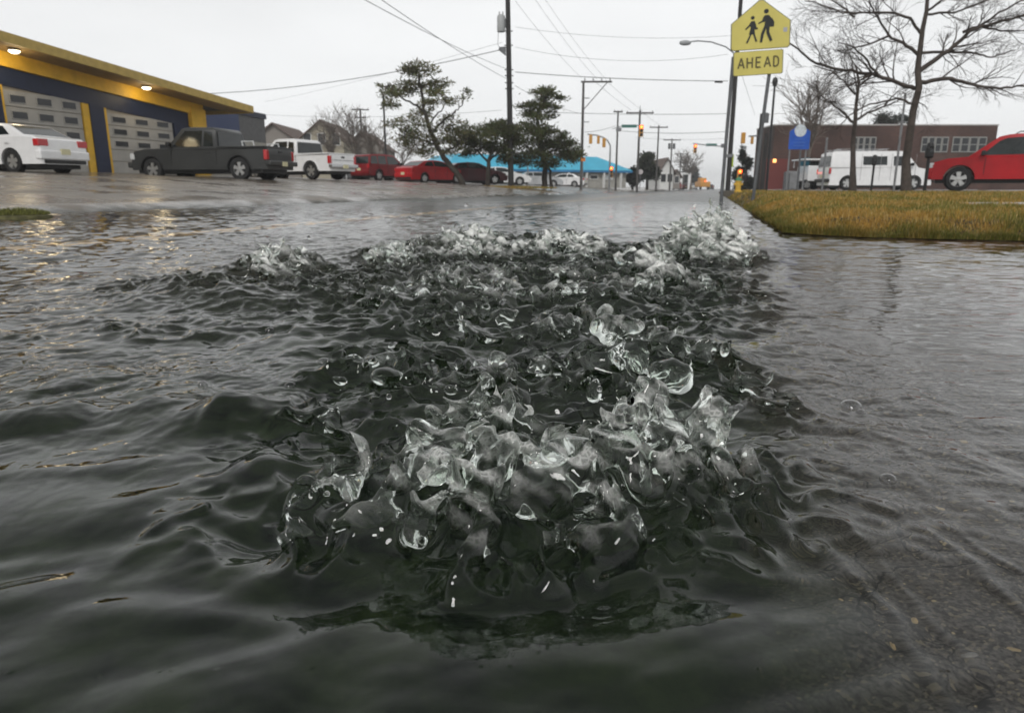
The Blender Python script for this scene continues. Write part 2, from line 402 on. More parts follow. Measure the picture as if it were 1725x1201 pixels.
b = N(t, 'ShaderNodeBsdfPrincipled', Roughness=.015, IOR=1.333); b.inputs['Transmission Weight'].default_value = 1; b.inputs['Specular IOR Level'].default_value = .32
b.inputs['Base Color'].default_value = (.86, .91, .86, 1)
c = N(t, 'ShaderNodeTexCoord'); n1 = N(t, 'ShaderNodeTexNoise', Scale=26.0, Detail=5.0, Roughness=.55)
t.links.new(c.outputs['Object'], n1.inputs['Vector'])
at2 = N(t, 'ShaderNodeAttribute', attribute_name='tint'); s3 = N(t, 'ShaderNodeSeparateColor'); t.links.new(at2.outputs['Color'], s3.inputs[0])
n2 = N(t, 'ShaderNodeTexNoise', Scale=6.0, Detail=6.0, Roughness=.6); t.links.new(c.outputs['Object'], n2.inputs['Vector'])
ma = N(t, 'ShaderNodeMath', operation='MULTIPLY'); t.links.new(n2.outputs[0], ma.inputs[0]); mg_ = N(t, 'ShaderNodeMath', operation='MULTIPLY'); mg_.inputs[1].default_value = .22; t.links.new(s3.outputs[1], mg_.inputs[0]); t.links.new(mg_.outputs[0], ma.inputs[1])
mb_ = N(t, 'ShaderNodeMath', operation='MULTIPLY_ADD'); t.links.new(n1.outputs[0], mb_.inputs[0]); mb_.inputs[1].default_value = .035; t.links.new(ma.outputs[0], mb_.inputs[2])
bp = N(t, 'ShaderNodeBump', Strength=1.0, Distance=.020); t.links.new(mb_.outputs[0], bp.inputs['Height'])
t.links.new(bp.outputs[0], b.inputs['Normal'])
rg = N(t, 'ShaderNodeMath', operation='MULTIPLY_ADD'); rg.inputs[1].default_value = .30; rg.inputs[2].default_value = .015; t.links.new(s3.outputs[1], rg.inputs[0]); t.links.new(rg.outputs[0], b.inputs['Roughness'])
sl_ = N(t, 'ShaderNodeMath', operation='MULTIPLY_ADD'); sl_.inputs[1].default_value = .75; sl_.inputs[2].default_value = .22; t.links.new(s3.outputs[1], sl_.inputs[0]); t.links.new(sl_.outputs[0], b.inputs['Specular IOR Level'])
fo = N(t, 'ShaderNodeBsdfPrincipled', Roughness=.35); fo.inputs['Base Color'].default_value = (.92, .92, .89, 1)
fo.inputs['Subsurface Weight'].default_value = 0.0
fa_ = N(t, 'ShaderNodeAttribute', attribute_name='tint'); fs = N(t, 'ShaderNodeSeparateColor'); t.links.new(fa_.outputs['Color'], fs.inputs[0])
fv = N(t, 'ShaderNodeTexVoronoi', Scale=150.0, feature='DISTANCE_TO_EDGE'); t.links.new(c.outputs['Object'], fv.inputs['Vector'])
fr = N(t, 'ShaderNodeMapRange'); fr.inputs['From Min'].default_value = 0; fr.inputs['From Max'].default_value = .25; fr.inputs['To Min'].default_value = 1.0; fr.inputs['To Max'].default_value = .5
t.links.new(fv.outputs[0], fr.inputs['Value'])
fm = N(t, 'ShaderNodeMath', operation='MULTIPLY'); t.links.new(fs.outputs[0], fm.inputs[0]); t.links.new(fr.outputs[0], fm.inputs[1])
ms = N(t, 'ShaderNodeMixShader'); t.links.new(fm.outputs[0], ms.inputs[0]); t.links.new(b.outputs[0], ms.inputs[1]); t.links.new(fo.outputs[0], ms.inputs[2])
o = N(t, 'ShaderNodeOutputMaterial'); t.links.new(ms.outputs[0], o.inputs[0])
WATER = m
V, F = build_water()
SEAMS = [('x', -.40, .12, 1.32), ('x', .46, .12, 1.32), ('x', -1.55, .12, 4.6), ('x', 1.62, .12, 4.6), ('y', .40, -1.55, 1.62), ('y', 1.32, -1.55, 1.62), ('y', 4.6, -6, 7), ('y', .12, -6, 7)]
def froth_and_highlights(V):
    x, y, z = V.T
    f = np.zeros(len(V)); m = (y < 5) & (y > .4) & (np.abs(x) < 2)
    xm, ym, zm = x[m], y[m], z[m]
    a = turb_amp(xm, ym)
    lvl = sum(hm * gauss(xm, ym, cx, cy, rx, ry) for (cx, cy, rx, ry, hm) in MOUNDS) - .01
    g = sstep(.03, .10, a) * sstep(.0, np.where(ym > 1.5, .07, .05), zm - lvl)
    g2 = g * sstep(-.3, .5, np.where(ym > 1.5, perlin2(xm / .045 + zm * 30, ym / .045 + zm * 17, 7), 1.5 * perlin2(xm / .022 + zm * 40, ym / .022 + zm * 27, 8) - .12)) * np.where(ym > 1.5, 1.0, .42)  # far: foam; near boil: white also painted in as highlights on the lumps
    f[m] = np.clip(g2, 0, 1)
    return f
fr_ = froth_and_highlights(V)
water = np_mesh('water', V, F, WATER, cols=np.stack([fr_, sstep(3.5, 22.0, np.hypot(V[:, 0], V[:, 1])), fr_], -1)); tag(water, kind='structure')
# one shared normal on both sides of every seam between differently fine patches
me = water.data; nv = np.empty(len(V) * 3, np.float32); me.vertices.foreach_get('normal', nv); nv = nv.reshape(-1, 3)
for ax, c_, lo_, hi_ in SEAMS:
    A_, B_ = (V[:, 0], V[:, 1]) if ax == 'x' else (V[:, 1], V[:, 0])
    q = (np.abs(A_ - c_) < .006 * max(1, c_ / 2)) & (B_ > lo_ - .01) & (B_ < hi_ + .01) & (nv[:, 2] > .3)
    if ax == 'y' and c_ == 1.32: q &= turb_amp(V[:, 0], V[:, 1]) < 1e-4
    x_, y_ = V[q, 0].astype(float), V[q, 1].astype(float); e = .002
    gx = (water_h(x_ + e, y_) - water_h(x_ - e, y_)) / (2 * e); gy = (water_h(x_, y_ + e) - water_h(x_, y_ - e)) / (2 * e)
    g = np.stack([-gx, -gy, np.ones_like(gx)], 1); nv[q] = g / np.linalg.norm(g, axis=1)[:, None]
me.normals_split_custom_set_from_vertices(nv)
del V, F

# ------------------------------------------------------------------ ground under and beside the water
def ground_material():
    m = bpy.data.materials.new('wet_asphalt'); m.use_nodes = True; t = m.node_tree; b = t.nodes['Principled BSDF']
    c = N(t, 'ShaderNodeTexCoord'); P = c.outputs['Object']
    def noise(s, d=5.0, r=.6):
        n = N(t, 'ShaderNodeTexNoise', Scale=s, Detail=d, Roughness=r); t.links.new(P, n.inputs['Vector']); return n.outputs[0]
    def mix(f, a, bb):
        x = N(t, 'ShaderNodeMix', data_type='RGBA')
        for s, v in ((0, f), (6, a), (7, bb)):
            if hasattr(v, 'is_linked'): t.links.new(v, x.inputs[s])
            else: x.inputs[s].default_value = v if s == 0 else (*v, 1)
        return x.outputs[2]
    def ramp(v, a, bb, lo=0., hi=1.):
        x = N(t, 'ShaderNodeMapRange'); x.inputs['From Min'].default_value = a; x.inputs['From Max'].default_value = bb
        x.inputs['To Min'].default_value = lo; x.inputs['To Max'].default_value = hi; t.links.new(v, x.inputs['Value']); return x.outputs[0]
    vo = N(t, 'ShaderNodeTexVoronoi', Scale=330.0); t.links.new(P, vo.inputs['Vector'])      # stones in the asphalt
    sep = N(t, 'ShaderNodeSeparateColor'); t.links.new(vo.outputs['Color'], sep.inputs[0])
    base = mix(ramp(noise(3.5), .35, .65), (.020, .016, .014), (.050, .041, .035))
    base = mix(ramp(noise(220., 3.), .40, .62), base, (.11, .095, .085))
    stone = ramp(sep.outputs[0], .84, .96)
    base = mix(stone, base, (.17, .14, .10))
    big = N(t, 'ShaderNodeTexVoronoi', Scale=170.0); t.links.new(P, big.inputs['Vector'])
    sb = N(t, 'ShaderNodeSeparateColor'); t.links.new(big.outputs['Color'], sb.inputs[0])
    inside = ramp(big.outputs['Distance'], .34, .24)
    mm = N(t, 'ShaderNodeMath', operation='MULTIPLY'); t.links.new(inside, mm.inputs[0]); t.links.new(ramp(sb.outputs[0], .95, .97), mm.inputs[1])
    base = mix(mm.outputs[0], base, (.34, .26, .15))
    # cracks
    wv = N(t, 'ShaderNodeTexVoronoi', Scale=4.2, feature='DISTANCE_TO_EDGE')
    nz = N(t, 'ShaderNodeTexNoise', Scale=9.0, Detail=4.0); t.links.new(P, nz.inputs['Vector'])
    va = N(t, 'ShaderNodeVectorMath', operation='MULTIPLY_ADD'); t.links.new(nz.outputs['Color'], va.inputs[0]); va.inputs[1].default_value = (.28, .28, .28); t.links.new(P, va.inputs[2])
    t.links.new(va.outputs[0], wv.inputs['Vector'])
    base = mix(ramp(wv.outputs[0], .012, .004), base, (.008, .007, .006))
    # silt where the gutter is deep
    at_ = N(t, 'ShaderNodeAttribute', attribute_name='tint'); s2 = N(t, 'ShaderNodeSeparateColor'); t.links.new(at_.outputs['Color'], s2.inputs[0])
    silt = mix(ramp(noise(14.), .35, .65), (.006, .011, .007), (.024, .036, .015))
    base = mix(s2.outputs[0], base, silt)
    lot = mix(ramp(noise(.35), .35, .65), (.10, .085, .070), (.19, .155, .115))
    base = mix(s2.outputs[1], base, lot)
    brick = mix(ramp(noise(6.), .35, .65), (.13, .055, .045), (.20, .10, .085))
    base = mix(s2.outputs[2], base, brick)
    t.links.new(base, b.inputs['Base Color'])
    t.links.new(ramp(noise(.8), .40, .62, .10, .50), b.inputs['Roughness'])
    t.links.new(ramp(s2.outputs[1], 0, .3, .06, .5), b.inputs['Specular IOR Level'])
    bp = N(t, 'ShaderNodeBump', Strength=.35, Distance=.003); t.links.new(noise(160., 4.), bp.inputs['Height']); t.links.new(bp.outputs[0], b.inputs['Normal'])
    return m
def build_ground():
    xs = np.concatenate([-np.geomspace(1500, 2.6, 150), np.linspace(-2.5, 3.5, 180), np.geomspace(3.6, 1500, 150)])
    ys = np.concatenate([np.linspace(-40, -1, 12), np.linspace(-.8, 6, 200), np.geomspace(6.1, 2500, 240)])
    X, Y = np.meshgrid(xs, ys); Z = ground_z(X, Y)
    # dry lots beyond the island
    n = road_n(X, Y)
    Z = np.where((n > 3) & (Y > 14), np.interp(Y, [14, 20, 30, 400], [.003, .15, .22, .25]), Z)
    d = 1 - sstep(.02, .22, n + .03 * perlin2(X / .2, Y / .2, 5))
    d = d * (1 - .55 * sstep(.6, 2.4, -n)) * (n > -60)
    lot = (n < -8.5).astype(float) * .9 + ((n > 3) & (Y > 14)) * .35
    fx, fy = gr(1490, 410).x, gr(1490, 410).y
    brick = sstep(fx, fx + .5, X) * sstep(fy - .55, fy - .35, Y) * (n > 0) * (Y < 7)
    cols = np.stack([d, lot, brick], -1).reshape(-1, 3)
    r, c = X.shape; I = np.arange(r * c).reshape(r, c)
    F = np.stack([I[:-1, :-1], I[:-1, 1:], I[1:, 1:], I[1:, :-1]], -1).reshape(-1, 4)
    o = np_mesh('ground', np.stack([X, Y, Z], -1).reshape(-1, 3), F, ground_material(), cols=cols)
    tag(o, kind='structure')
build_ground()

# ------------------------------------------------------------------ mesh builder
class MB:
    def __init__(s): s.v = []; s.f = []
    def add(s, vs, fs):
        o = len(s.v); s.v += [tuple(v) for v in vs]; s.f += [tuple(i + o for i in f) for f in fs]; return s
    def box(s, c, d, rz=0.0, M=None):
        x, y, z = d[0] / 2, d[1] / 2, d[2] / 2; cr, sr = math.cos(rz), math.sin(rz); P = []
        for i in (-1, 1):
            for j in (-1, 1):
                for k in (-1, 1):
                    a, b = i * x, j * y; P.append((c[0] + a * cr - b * sr, c[1] + a * sr + b * cr, c[2] + k * z))
        return s.add(P, [(0, 1, 3, 2), (4, 6, 7, 5), (0, 4, 5, 1), (2, 3, 7, 6), (0, 2, 6, 4), (1, 5, 7, 3)])
    def tube(s, pts, rad, n=8, cap=True):
        pts = [Vector(p) for p in pts]; m = len(pts)
        if not hasattr(rad, '__len__'): rad = [rad] * m
        vs = []; up = Vector((0, 0, 1)); prev = None
        for i, p in enumerate(pts):
            d = (pts[min(i + 1, m - 1)] - pts[max(i - 1, 0)])
            if d.length < 1e-9: d = Vector((0, 0, 1))
            d.normalize()
            if prev is None: a = d.cross(up) if abs(d.z) < .95 else d.cross(Vector((1, 0, 0)))
            else: a = prev - d * prev.dot(d)
            if a.length < 1e-6: a = d.orthogonal()
            a.normalize(); prev = a; b = d.cross(a)
            for k in range(n):
                t = 2 * math.pi * k / n; vs.append(p + (a * math.cos(t) + b * math.sin(t)) * rad[i])
        fs = [(i * n + k, i * n + (k + 1) % n, (i + 1) * n + (k + 1) % n, (i + 1) * n + k) for i in range(m - 1) for k in range(n)]
        if cap: fs += [tuple(range(n - 1, -1, -1)), tuple((m - 1) * n + k for k in range(n))]
        return s.add(vs, fs)
    def prism(s, poly, y0, y1, f=None):
        """polygon in x,z pushed along y; f maps (x,y,z) to the final point"""
        n = len(poly); f = f or (lambda x, y, z: (x, y, z))
        vs = [f(x, y0, z) for x, z in poly] + [f(x, y1, z) for x, z in poly]
        return s.add(vs, [tuple(range(n))[::-1], tuple(range(n, 2 * n))] + [(i, (i + 1) % n, n + (i + 1) % n, n + i) for i in range(n)])
    def lathe(s, prof, n=24, c=(0, 0, 0), axis='z'):
        vs = []
        for r, h in prof:
            for k in range(n):
                t = 2 * math.pi * k / n; a, b = r * math.cos(t), r * math.sin(t)
                vs.append({'z': (c[0] + a, c[1] + b, c[2] + h), 'y': (c[0] + a, c[1] + h, c[2] + b), 'x': (c[0] + h, c[1] + a, c[2] + b)}[axis])
        m = len(prof)
        return s.add(vs, [(i * n + k, i * n + (k + 1) % n, (i + 1) * n + (k + 1) % n, (i + 1) * n + k) for i in range(m - 1) for k in range(n)])
    def build(s, name, material, parent=None, bevel=0.0, seg=2, smooth=None, angle=35):
        me = bpy.data.meshes.new(name); me.from_pydata(s.v, [], s.f); me.materials.append(material)
        bm = bmesh.new(); bm.from_mesh(me); bmesh.ops.recalc_face_normals(bm, faces=bm.faces)
        if bevel:
            es = [e for e in bm.edges if len(e.link_faces) == 2 and e.calc_face_angle(0) > R(angle)]
            if es: bmesh.ops.bevel(bm, geom=es, offset=bevel, segments=seg, profile=.5, affect='EDGES', clamp_overlap=True)
        if smooth is not None:
            for fc in bm.faces: fc.smooth = True
            for e in bm.edges:
                if len(e.link_faces) == 2 and e.calc_face_angle(0) > R(smooth): e.smooth = False
        bm.to_mesh(me); bm.free()
        o = link(bpy.data.objects.new(name, me)); o.parent = parent; return o
def arc(cx, cz, r, a0, a1, n=9):
    return [(cx + r * math.cos(R(a0 + (a1 - a0) * i / (n - 1))), cz + r * math.sin(R(a0 + (a1 - a0) * i / (n - 1)))) for i in range(n)]
GLASS = mat('car_glass', (.012, .016, .016), .06, spec=.6, var=.3, vscale=1.5)
TYRE = mat('tyre_rubber', (.012, .012, .012), .7)
RIM = mat('alloy_rim', (.55, .55, .54), .3, metal=.8, var=.15, vscale=20)
DARKP = mat('dark_plastic', (.015, .015, .015), .5)
REDL = mat('red_lens', (.45, .008, .012), .15, coat=.5)
CLEARL = mat('clear_lens', (.55, .56, .56), .1, coat=.5)
CHROME = mat('chrome_trim', (.55, .55, .55), .2, metal=.9)
PLATE = mat('plate_yellow', (.62, .58, .36), .5)
WHITEP = mat('white_paint', (.74, .74, .74), .28, coat=.8, var=.05)
def paint(name, col): return mat(name, col, .34, coat=.15, spec=.3, var=.18, vscale=1.2)
def make_wheel(parent, x, y, side, r=.36, wd=.23):
    h = MB().lathe([(.0, -.06), (.10, -.06), (.10, .02), (0, .02)], 12, (0, 0, 0), 'y').build('wheel', DARKP, parent)
    h.location = (x, y - side * wd / 2, r)
    t = MB().lathe([(r * .62, -wd / 2), (r * .92, -wd / 2), (r, -wd * .34), (r, wd * .34), (r * .92, wd / 2), (r * .62, wd / 2), (r * .60, 0), (r * .62, -wd / 2)], 28, (0, 0, 0), 'y').build('tyre', TYRE, h, smooth=40)
    m = MB(); o = side * wd * .40
    m.lathe([(r * .64, o - side * .05), (r * .66, o), (r * .60, o + side * .004), (r * .58, o - side * .03), (r * .64, o - side * .05)], 28, (0, 0, 0), 'y')
    m.lathe([(0.0, o + side * .004), (r * .16, o), (r * .17, o - side * .03), (0, o - side * .04)], 14, (0, 0, 0), 'y')
    for k in range(5):
        a = 2 * math.pi * k / 5 + .3
        pa, pb = r * .10, r * .62; wa, wb = .045, .075; ca, sa = math.cos(a), math.sin(a)
        q = [(pa * ca - wa * sa, pa * sa + wa * ca), (pb * ca - wb * sa, pb * sa + wb * ca), (pb * ca + wb * sa, pb * sa - wb * ca), (pa * ca + wa * sa, pa * sa - wa * ca)]
        m.prism(q, o - side * .03, o - side * .002)
    m.build('rim', RIM, h, smooth=40)
    MB().lathe([(0, o - side * .05), (r * .62, o - side * .05)], 20, (0, 0, 0), 'y').build('brake_disc', DARKP, h)
def make_car(name, label, cat, loc, heading, low, belt_z, roof, w, col, wins, wheels, front_glass=None, rear_glass=None, group=None,
             taper=.16, r=.36, tail=None, head=None, plate=None, handles=(), mirror=None, extras=None, ws=.98):
    """low: closed side outline without arches given as upper line rear->front; roof: greenhouse side outline"""
    e = empty(name, loc, heading, label, cat, group)
    bot = .26 if r < .38 else .38
    fx, rx_ = max(wheels), min(wheels)
    poly = list(low)                                   # rear to front over the top
    xa, xb = low[-1][0], low[0][0]
    poly += [(xa, bot)] if low[-1][1] > bot + .02 else []
    for wx in (fx, rx_):
        poly += [(x, z) for x, z in arc(wx, r, r * 1.16, math.degrees(math.asin((bot - r) / (r * 1.16))), 180 - math.degrees(math.asin((bot - r) / (r * 1.16))), 11)]
    poly += [(xb, bot)] if low[0][1] > bot + .02 else []
    zt = max(z for x, z in low)
    L = xa - xb; xm = (xa + xb) / 2
    def body_f(x, y, z):                               # rounded plan at the ends, slight tuck at sill and shoulder
        k = abs((x - xm) / (L / 2)); pl = 1 - .10 * max(0, (k - .72) / .28) ** 2
        t = (z - bot) / (zt - bot); sh = 1 - .035 * (2 * t - .9) ** 2
        return (x, y * pl * sh, z)
    m = MB(); n = len(poly)
    # side faces need rows for the curvature: several strips across the width
    ys = [-w / 2, -w / 2 * .965, 0, w / 2 * .965, w / 2]; ins = [.035, 0, 0, 0, .035]
    cx, cz = xm, (bot + zt) / 2
    vs = []
    for y, i_ in zip(ys, ins):
        for x, z in poly: vs.append(body_f(x - i_ * (1 if x > xm + L * .45 else -1 if x < xm - L * .45 else 0), y, z - (i_ if z > cz + .15 else 0)))
    fs = [tuple(range(n))[::-1], tuple(4 * n + i for i in range(n))]
    for b in range(4): fs += [(b * n + i, b * n + (i + 1) % n, (b + 1) * n + (i + 1) % n, (b + 1) * n + i) for i in range(n)]
    m.add(vs, fs); m.build('body', col, e, smooth=38)
    # greenhouse
    rt = max(z for x, z in roof)
    def gw(z): return w / 2 * ws * .97 - taper * max(0, (z - belt_z)) / max(.01, rt - belt_z)
    g = MB(); rp = roof; k = len(rp)
    g.add([(x, -gw(z), z) for x, z in rp] + [(x, gw(z), z) for x, z in rp], [tuple(range(k))[::-1], tuple(range(k, 2 * k))] + [(i, (i + 1) % k, k + (i + 1) % k, k + i) for i in range(k)])
    cab = g.build('cabin', col, e, bevel=.035, seg=2, smooth=50, angle=25)
    for poly_ in wins:
        for sd in (-1, 1):
            q = MB(); nn = len(poly_)
            q.add([(x, sd * (gw(z) - .02), z) for x, z in poly_] + [(x, sd * (gw(z) + .006), z) for x, z in poly_], [tuple(range(nn)), tuple(range(nn, 2 * nn))] + [(i, (i + 1) % nn, nn + (i + 1) % nn, nn + i) for i in range(nn)])
            q.build('window', GLASS, e)
    for nm, gl in (('windshield', front_glass), ('rear_window', rear_glass)):
        if gl:
            (x0, z0), (x1, z1) = gl; nx, nz = -(z1 - z0), (x1 - x0)
            l = math.hypot(nx, nz); nx, nz = nx / l, nz / l
            if (nm == 'windshield') != (nx > 0): nx, nz = -nx, -nz
            q = MB(); a, b = gw(z0) - .09, gw(z1) - .08
            P = [(x0, -a, z0), (x0, a, z0), (x1, b, z1), (x1, -b, z1)]
            q.add([(x + nx * .012, y, z + nz * .012) for x, y, z in P] + [(x - nx * .03, y, z - nz * .03) for x, y, z in P], [(0, 1, 2, 3), (4, 7, 6, 5), (0, 4, 5, 1), (1, 5, 6, 2), (2, 6, 7, 3), (3, 7, 4, 0)])
            q.build(nm, GLASS, e)
    for wx in wheels:
        for sd in (-1, 1): make_wheel(e, wx, sd * (w / 2 - .02), sd, r)
    MB().box((xm, 0, bot - .01), (L - .5, w - .35, .22)).build('underbody', DARKP, e)
    if tail:
        x, z, hh, ww, dp = tail
        for sd in (-1, 1): MB().box((x, sd * (w / 2 * .94 - ww / 2), z), (dp, ww, hh)).build('tail_light', REDL, e, bevel=.02)
    if head:
        x, z, hh, ww, dp = head
        for sd in (-1, 1): MB().box((x, sd * (w / 2 * .93 - ww / 2), z), (dp, ww, hh)).build('headlight', CLEARL, e, bevel=.03)
    if plate: MB().box((plate[0], 0, plate[1]), (.03, .31, .16)).build('licence_plate', PLATE, e)
    for x, z in handles:
        for sd in (-1, 1): MB().box((x, sd * (w / 2 + .004), z), (.17, .03, .035)).build('door_handle', col if col is not DARKP else DARKP, e, bevel=.008)
    if mirror:
        for sd in (-1, 1): MB().box((mirror[0], sd * (w / 2 + .09), mirror[1]), (.12, .19, .16)).build('side_mirror', DARKP, e, bevel=.03)
    if extras: extras(e, w)
    return e
def bumper(e, w, x, z, mat_, h=.18, d=.16): MB().box((x, 0, z), (d, w * .94, h)).build('bumper', mat_, e, bevel=.04)
def seams(e, w, xs, z0, z1, mat_):
    for x in xs:
        for sd in (-1, 1): MB().box((x, sd * (w / 2 * .998), (z0 + z1) / 2), (.014, .012, z1 - z0)).build('door_gap', mat_, e)
def gz(x, y): return float(ground_z(np.array([x]), np.array([y]))[0])
def lotpos(px, Y, n0=None):
    p = at(px, 318, Y); return p.x, p.y
SED_LOW = [(-2.40, .42), (-2.41, .62), (-2.36, .95), (-2.2, 1.04), (-1.75, 1.06), (1.0, .99), (1.75, .90), (2.22, .76), (2.38, .60), (2.40, .35)]
SED_ROOF = [(-1.95, 1.03), (-1.20, 1.40), (-.55, 1.455), (.0, 1.44), (.35, 1.39), (1.22, .985)]
SED_WIN = [[(-1.38, 1.09), (-1.08, 1.33), (-.62, 1.385), (-.55, 1.07)], [(-.48, 1.07), (-.53, 1.385), (-.05, 1.385), (.30, 1.335), (.82, 1.04)]]
def sedan(name, label, loc, hd, col, group=None, k=1.0, **kw):
    def ex(e, w):
        seams(e, w, (-.52, .55), .38, 1.0, DARKP); bumper(e, w, -2.33, .52, col, .26, .22); bumper(e, w, 2.32, .48, col, .24, .2)
        MB().box((-2.32, 0, .33), (.2, w * .8, .12)).build('rear_valance', DARKP, e, bevel=.03)
    e = make_car(name, label, 'car', loc, hd, SED_LOW, 1.03, SED_ROOF, 1.80, col, SED_WIN, (-1.38, 1.42), ((1.10, 1.04), (.42, 1.355)), ((-1.82, 1.09), (-1.26, 1.36)),
                 group, r=.335, tail=(-2.30, .86, .20, .34, .20), head=(2.20, .68, .16, .36, .22), plate=(-2.44, .62), handles=((-.35, .86), (-1.25, .88)), mirror=(.75, 1.05), extras=ex, **kw)
    e.scale = (k, k, k); return e
PK_LOW = [(-2.85, .55), (-2.86, .90), (-2.84, 1.12), (-.92, 1.13), (1.15, 1.14), (2.1, 1.12), (2.62, 1.04), (2.78, .85), (2.80, .50)]
PK_ROOF = [(-.92, 1.12), (-.84, 1.74), (-.70, 1.85), (.30, 1.86), (.55, 1.82), (1.22, 1.12)]
PK_WIN = [[(-.76, 1.19), (-.70, 1.68), (-.38, 1.72), (-.36, 1.18)], [(-.28, 1.18), (-.30, 1.73), (.42, 1.73), (.92, 1.18)]]
def pickup(name, label, loc, hd, col, group=None, bump=CHROME, rack=False, k=1.0, tailpos=.88):
    def ex(e, w):
        for sd in (-1, 1): MB().box((-1.88, sd * (w / 2 - .09), 1.155), (1.90, .10, .05)).build('bed_rail', col, e, bevel=.012)
        MB().box((-2.79, 0, 1.155), (.09, w - .30, .05)).build('tailgate_rail', col, e, bevel=.012)
        MB().box((-1.86, 0, 1.132), (1.78, w - .34, .012)).build('cargo_bed', DARKP, e)
        m = MB(); m.box((-2.858, 0, .86), (.012, w * .74, .02)); m.box((-2.86, 0, 1.0), (.02, .22, .07)); m.build('tailgate_handle', DARKP, e)
        bumper(e, w, -2.90, .60, bump, .17, .22); bumper(e, w, 2.84, .56, bump, .20, .18)
        seams(e, w, (-.88, .98), .55, 1.10, DARKP)
        m = MB()
        for wx in (-1.75, 1.85):
            for sd in (-1, 1):
                q = arc(wx, .40, .49, 5, 175, 13) + arc(wx, .40, .455, 175, 5, 13); y0 = sd * (w / 2 - .03)
                MB().prism(q, y0, y0 + sd * .045).build('wheel_arch_lip', col if bump is CHROME else DARKP, e, smooth=50)
        if rack:
            for sd in (-1, 1):
                m = MB()
                for x in (-2.35, -1.9): m.tube([(x, sd * .82, 1.13), (x + .05, sd * .82, 1.36)], .02, 6)
                m.tube([(-2.33, sd * .82, 1.34), (-1.85, sd * .82, 1.34)], .018, 6)
                m.build('tool_rack', CLEARL, e)
    e = make_car(name, label, 'pickup', loc, hd, PK_LOW, 1.12, PK_ROOF, 1.98, col, PK_WIN, (-1.75, 1.85), ((1.12, 1.20), (.62, 1.74)), ((-.93, 1.20), (-.86, 1.70)),
                 group, r=.40, taper=.14, tail=(-2.80, tailpos, .34, .17, .13), head=(2.70, .86, .22, .34, .2), plate=(-3.02, .58), handles=((-.55, .98),), mirror=(.98, 1.26), extras=ex)
    e.scale = (k, k, k); return e
SUV_LOW = [(-2.30, .50), (-2.32, .85), (-2.28, 1.06), (-1.9, 1.10), (1.05, 1.09), (1.75, 1.03), (2.12, .92), (2.26, .74), (2.28, .45)]
SUV_ROOF = [(-2.27, 1.06), (-2.10, 1.66), (-1.9, 1.74), (-.6, 1.78), (.15, 1.74), (.42, 1.68), (1.20, 1.07)]
SUV_WIN = [[(-2.10, 1.14), (-1.97, 1.62), (-1.42, 1.66), (-1.42, 1.13)], [(-1.34, 1.13), (-1.34, 1.66), (-.56, 1.67), (-.56, 1.13)], [(-.44, 1.13), (-.44, 1.67), (.22, 1.63), (.40, 1.55), (.84, 1.12)]]
def suv(name, label, loc, hd, col, group=None, k=1.0, cat='car'):
    def ex(e, w):
        seams(e, w, (-1.38, -.50, .72), .52, 1.08, DARKP); bumper(e, w, -2.28, .58, col, .24, .22); bumper(e, w, 2.24, .56, col, .30, .2)
        m = MB()
        for sd in (-1, 1): m.tube([(-1.8, sd * .62, 1.76), (-1.7, sd * .62, 1.82), (-.1, sd * .62, 1.82), (0, sd * .62, 1.76)], .018, 6)
        m.build('roof_rack', DARKP, e)
        m = MB()
        for wx in (-1.35, 1.38):
            for sd in (-1, 1):
                q = arc(wx, .385, .475, 0, 180, 13) + arc(wx, .385, .445, 180, 0, 13); y0 = sd * (w / 2 - .03); MB().prism(q, y0, y0 + sd * .045).build('wheel_arch_lip', col, e, smooth=50)
        m = MB(); m.box((2.27, 0, .80), (.03, .95, .18)); m.build('grille', DARKP, e)
    e = make_car(name, label, cat, loc, hd, SUV_LOW, 1.08, SUV_ROOF, 1.84, col, SUV_WIN, (-1.35, 1.38), ((1.08, 1.14), (.50, 1.62)), ((-2.24, 1.14), (-2.13, 1.60)),
                 group, r=.385, taper=.13, tail=(-2.27, .98, .26, .16, .10), head=(2.12, .82, .17, .34, .24), plate=(-2.35, .78), handles=((-.40, .97), (-1.28, .98)), mirror=(.80, 1.18), extras=ex)
    e.scale = (k, k, k); return e
VAN_LOW = [(-2.70, .45), (-2.72, .95), (-2.70, 1.20), (1.85, 1.20), (2.30, 1.12), (2.66, 1.02), (2.74, .80), (2.75, .45)]
VAN_ROOF = [(-2.70, 1.18), (-2.62, 1.95), (-2.45, 2.05), (1.05, 2.05), (1.30, 1.98), (1.95, 1.18)]
VAN_WIN = [[(.62, 1.28), (.62, 1.78), (1.22, 1.78), (1.62, 1.28)], [(-.28, 1.32), (-.28, 1.78), (.28, 1.78), (.28, 1.32)], [(-.98, 1.32), (-.98, 1.78), (-.50, 1.78), (-.50, 1.32)]]
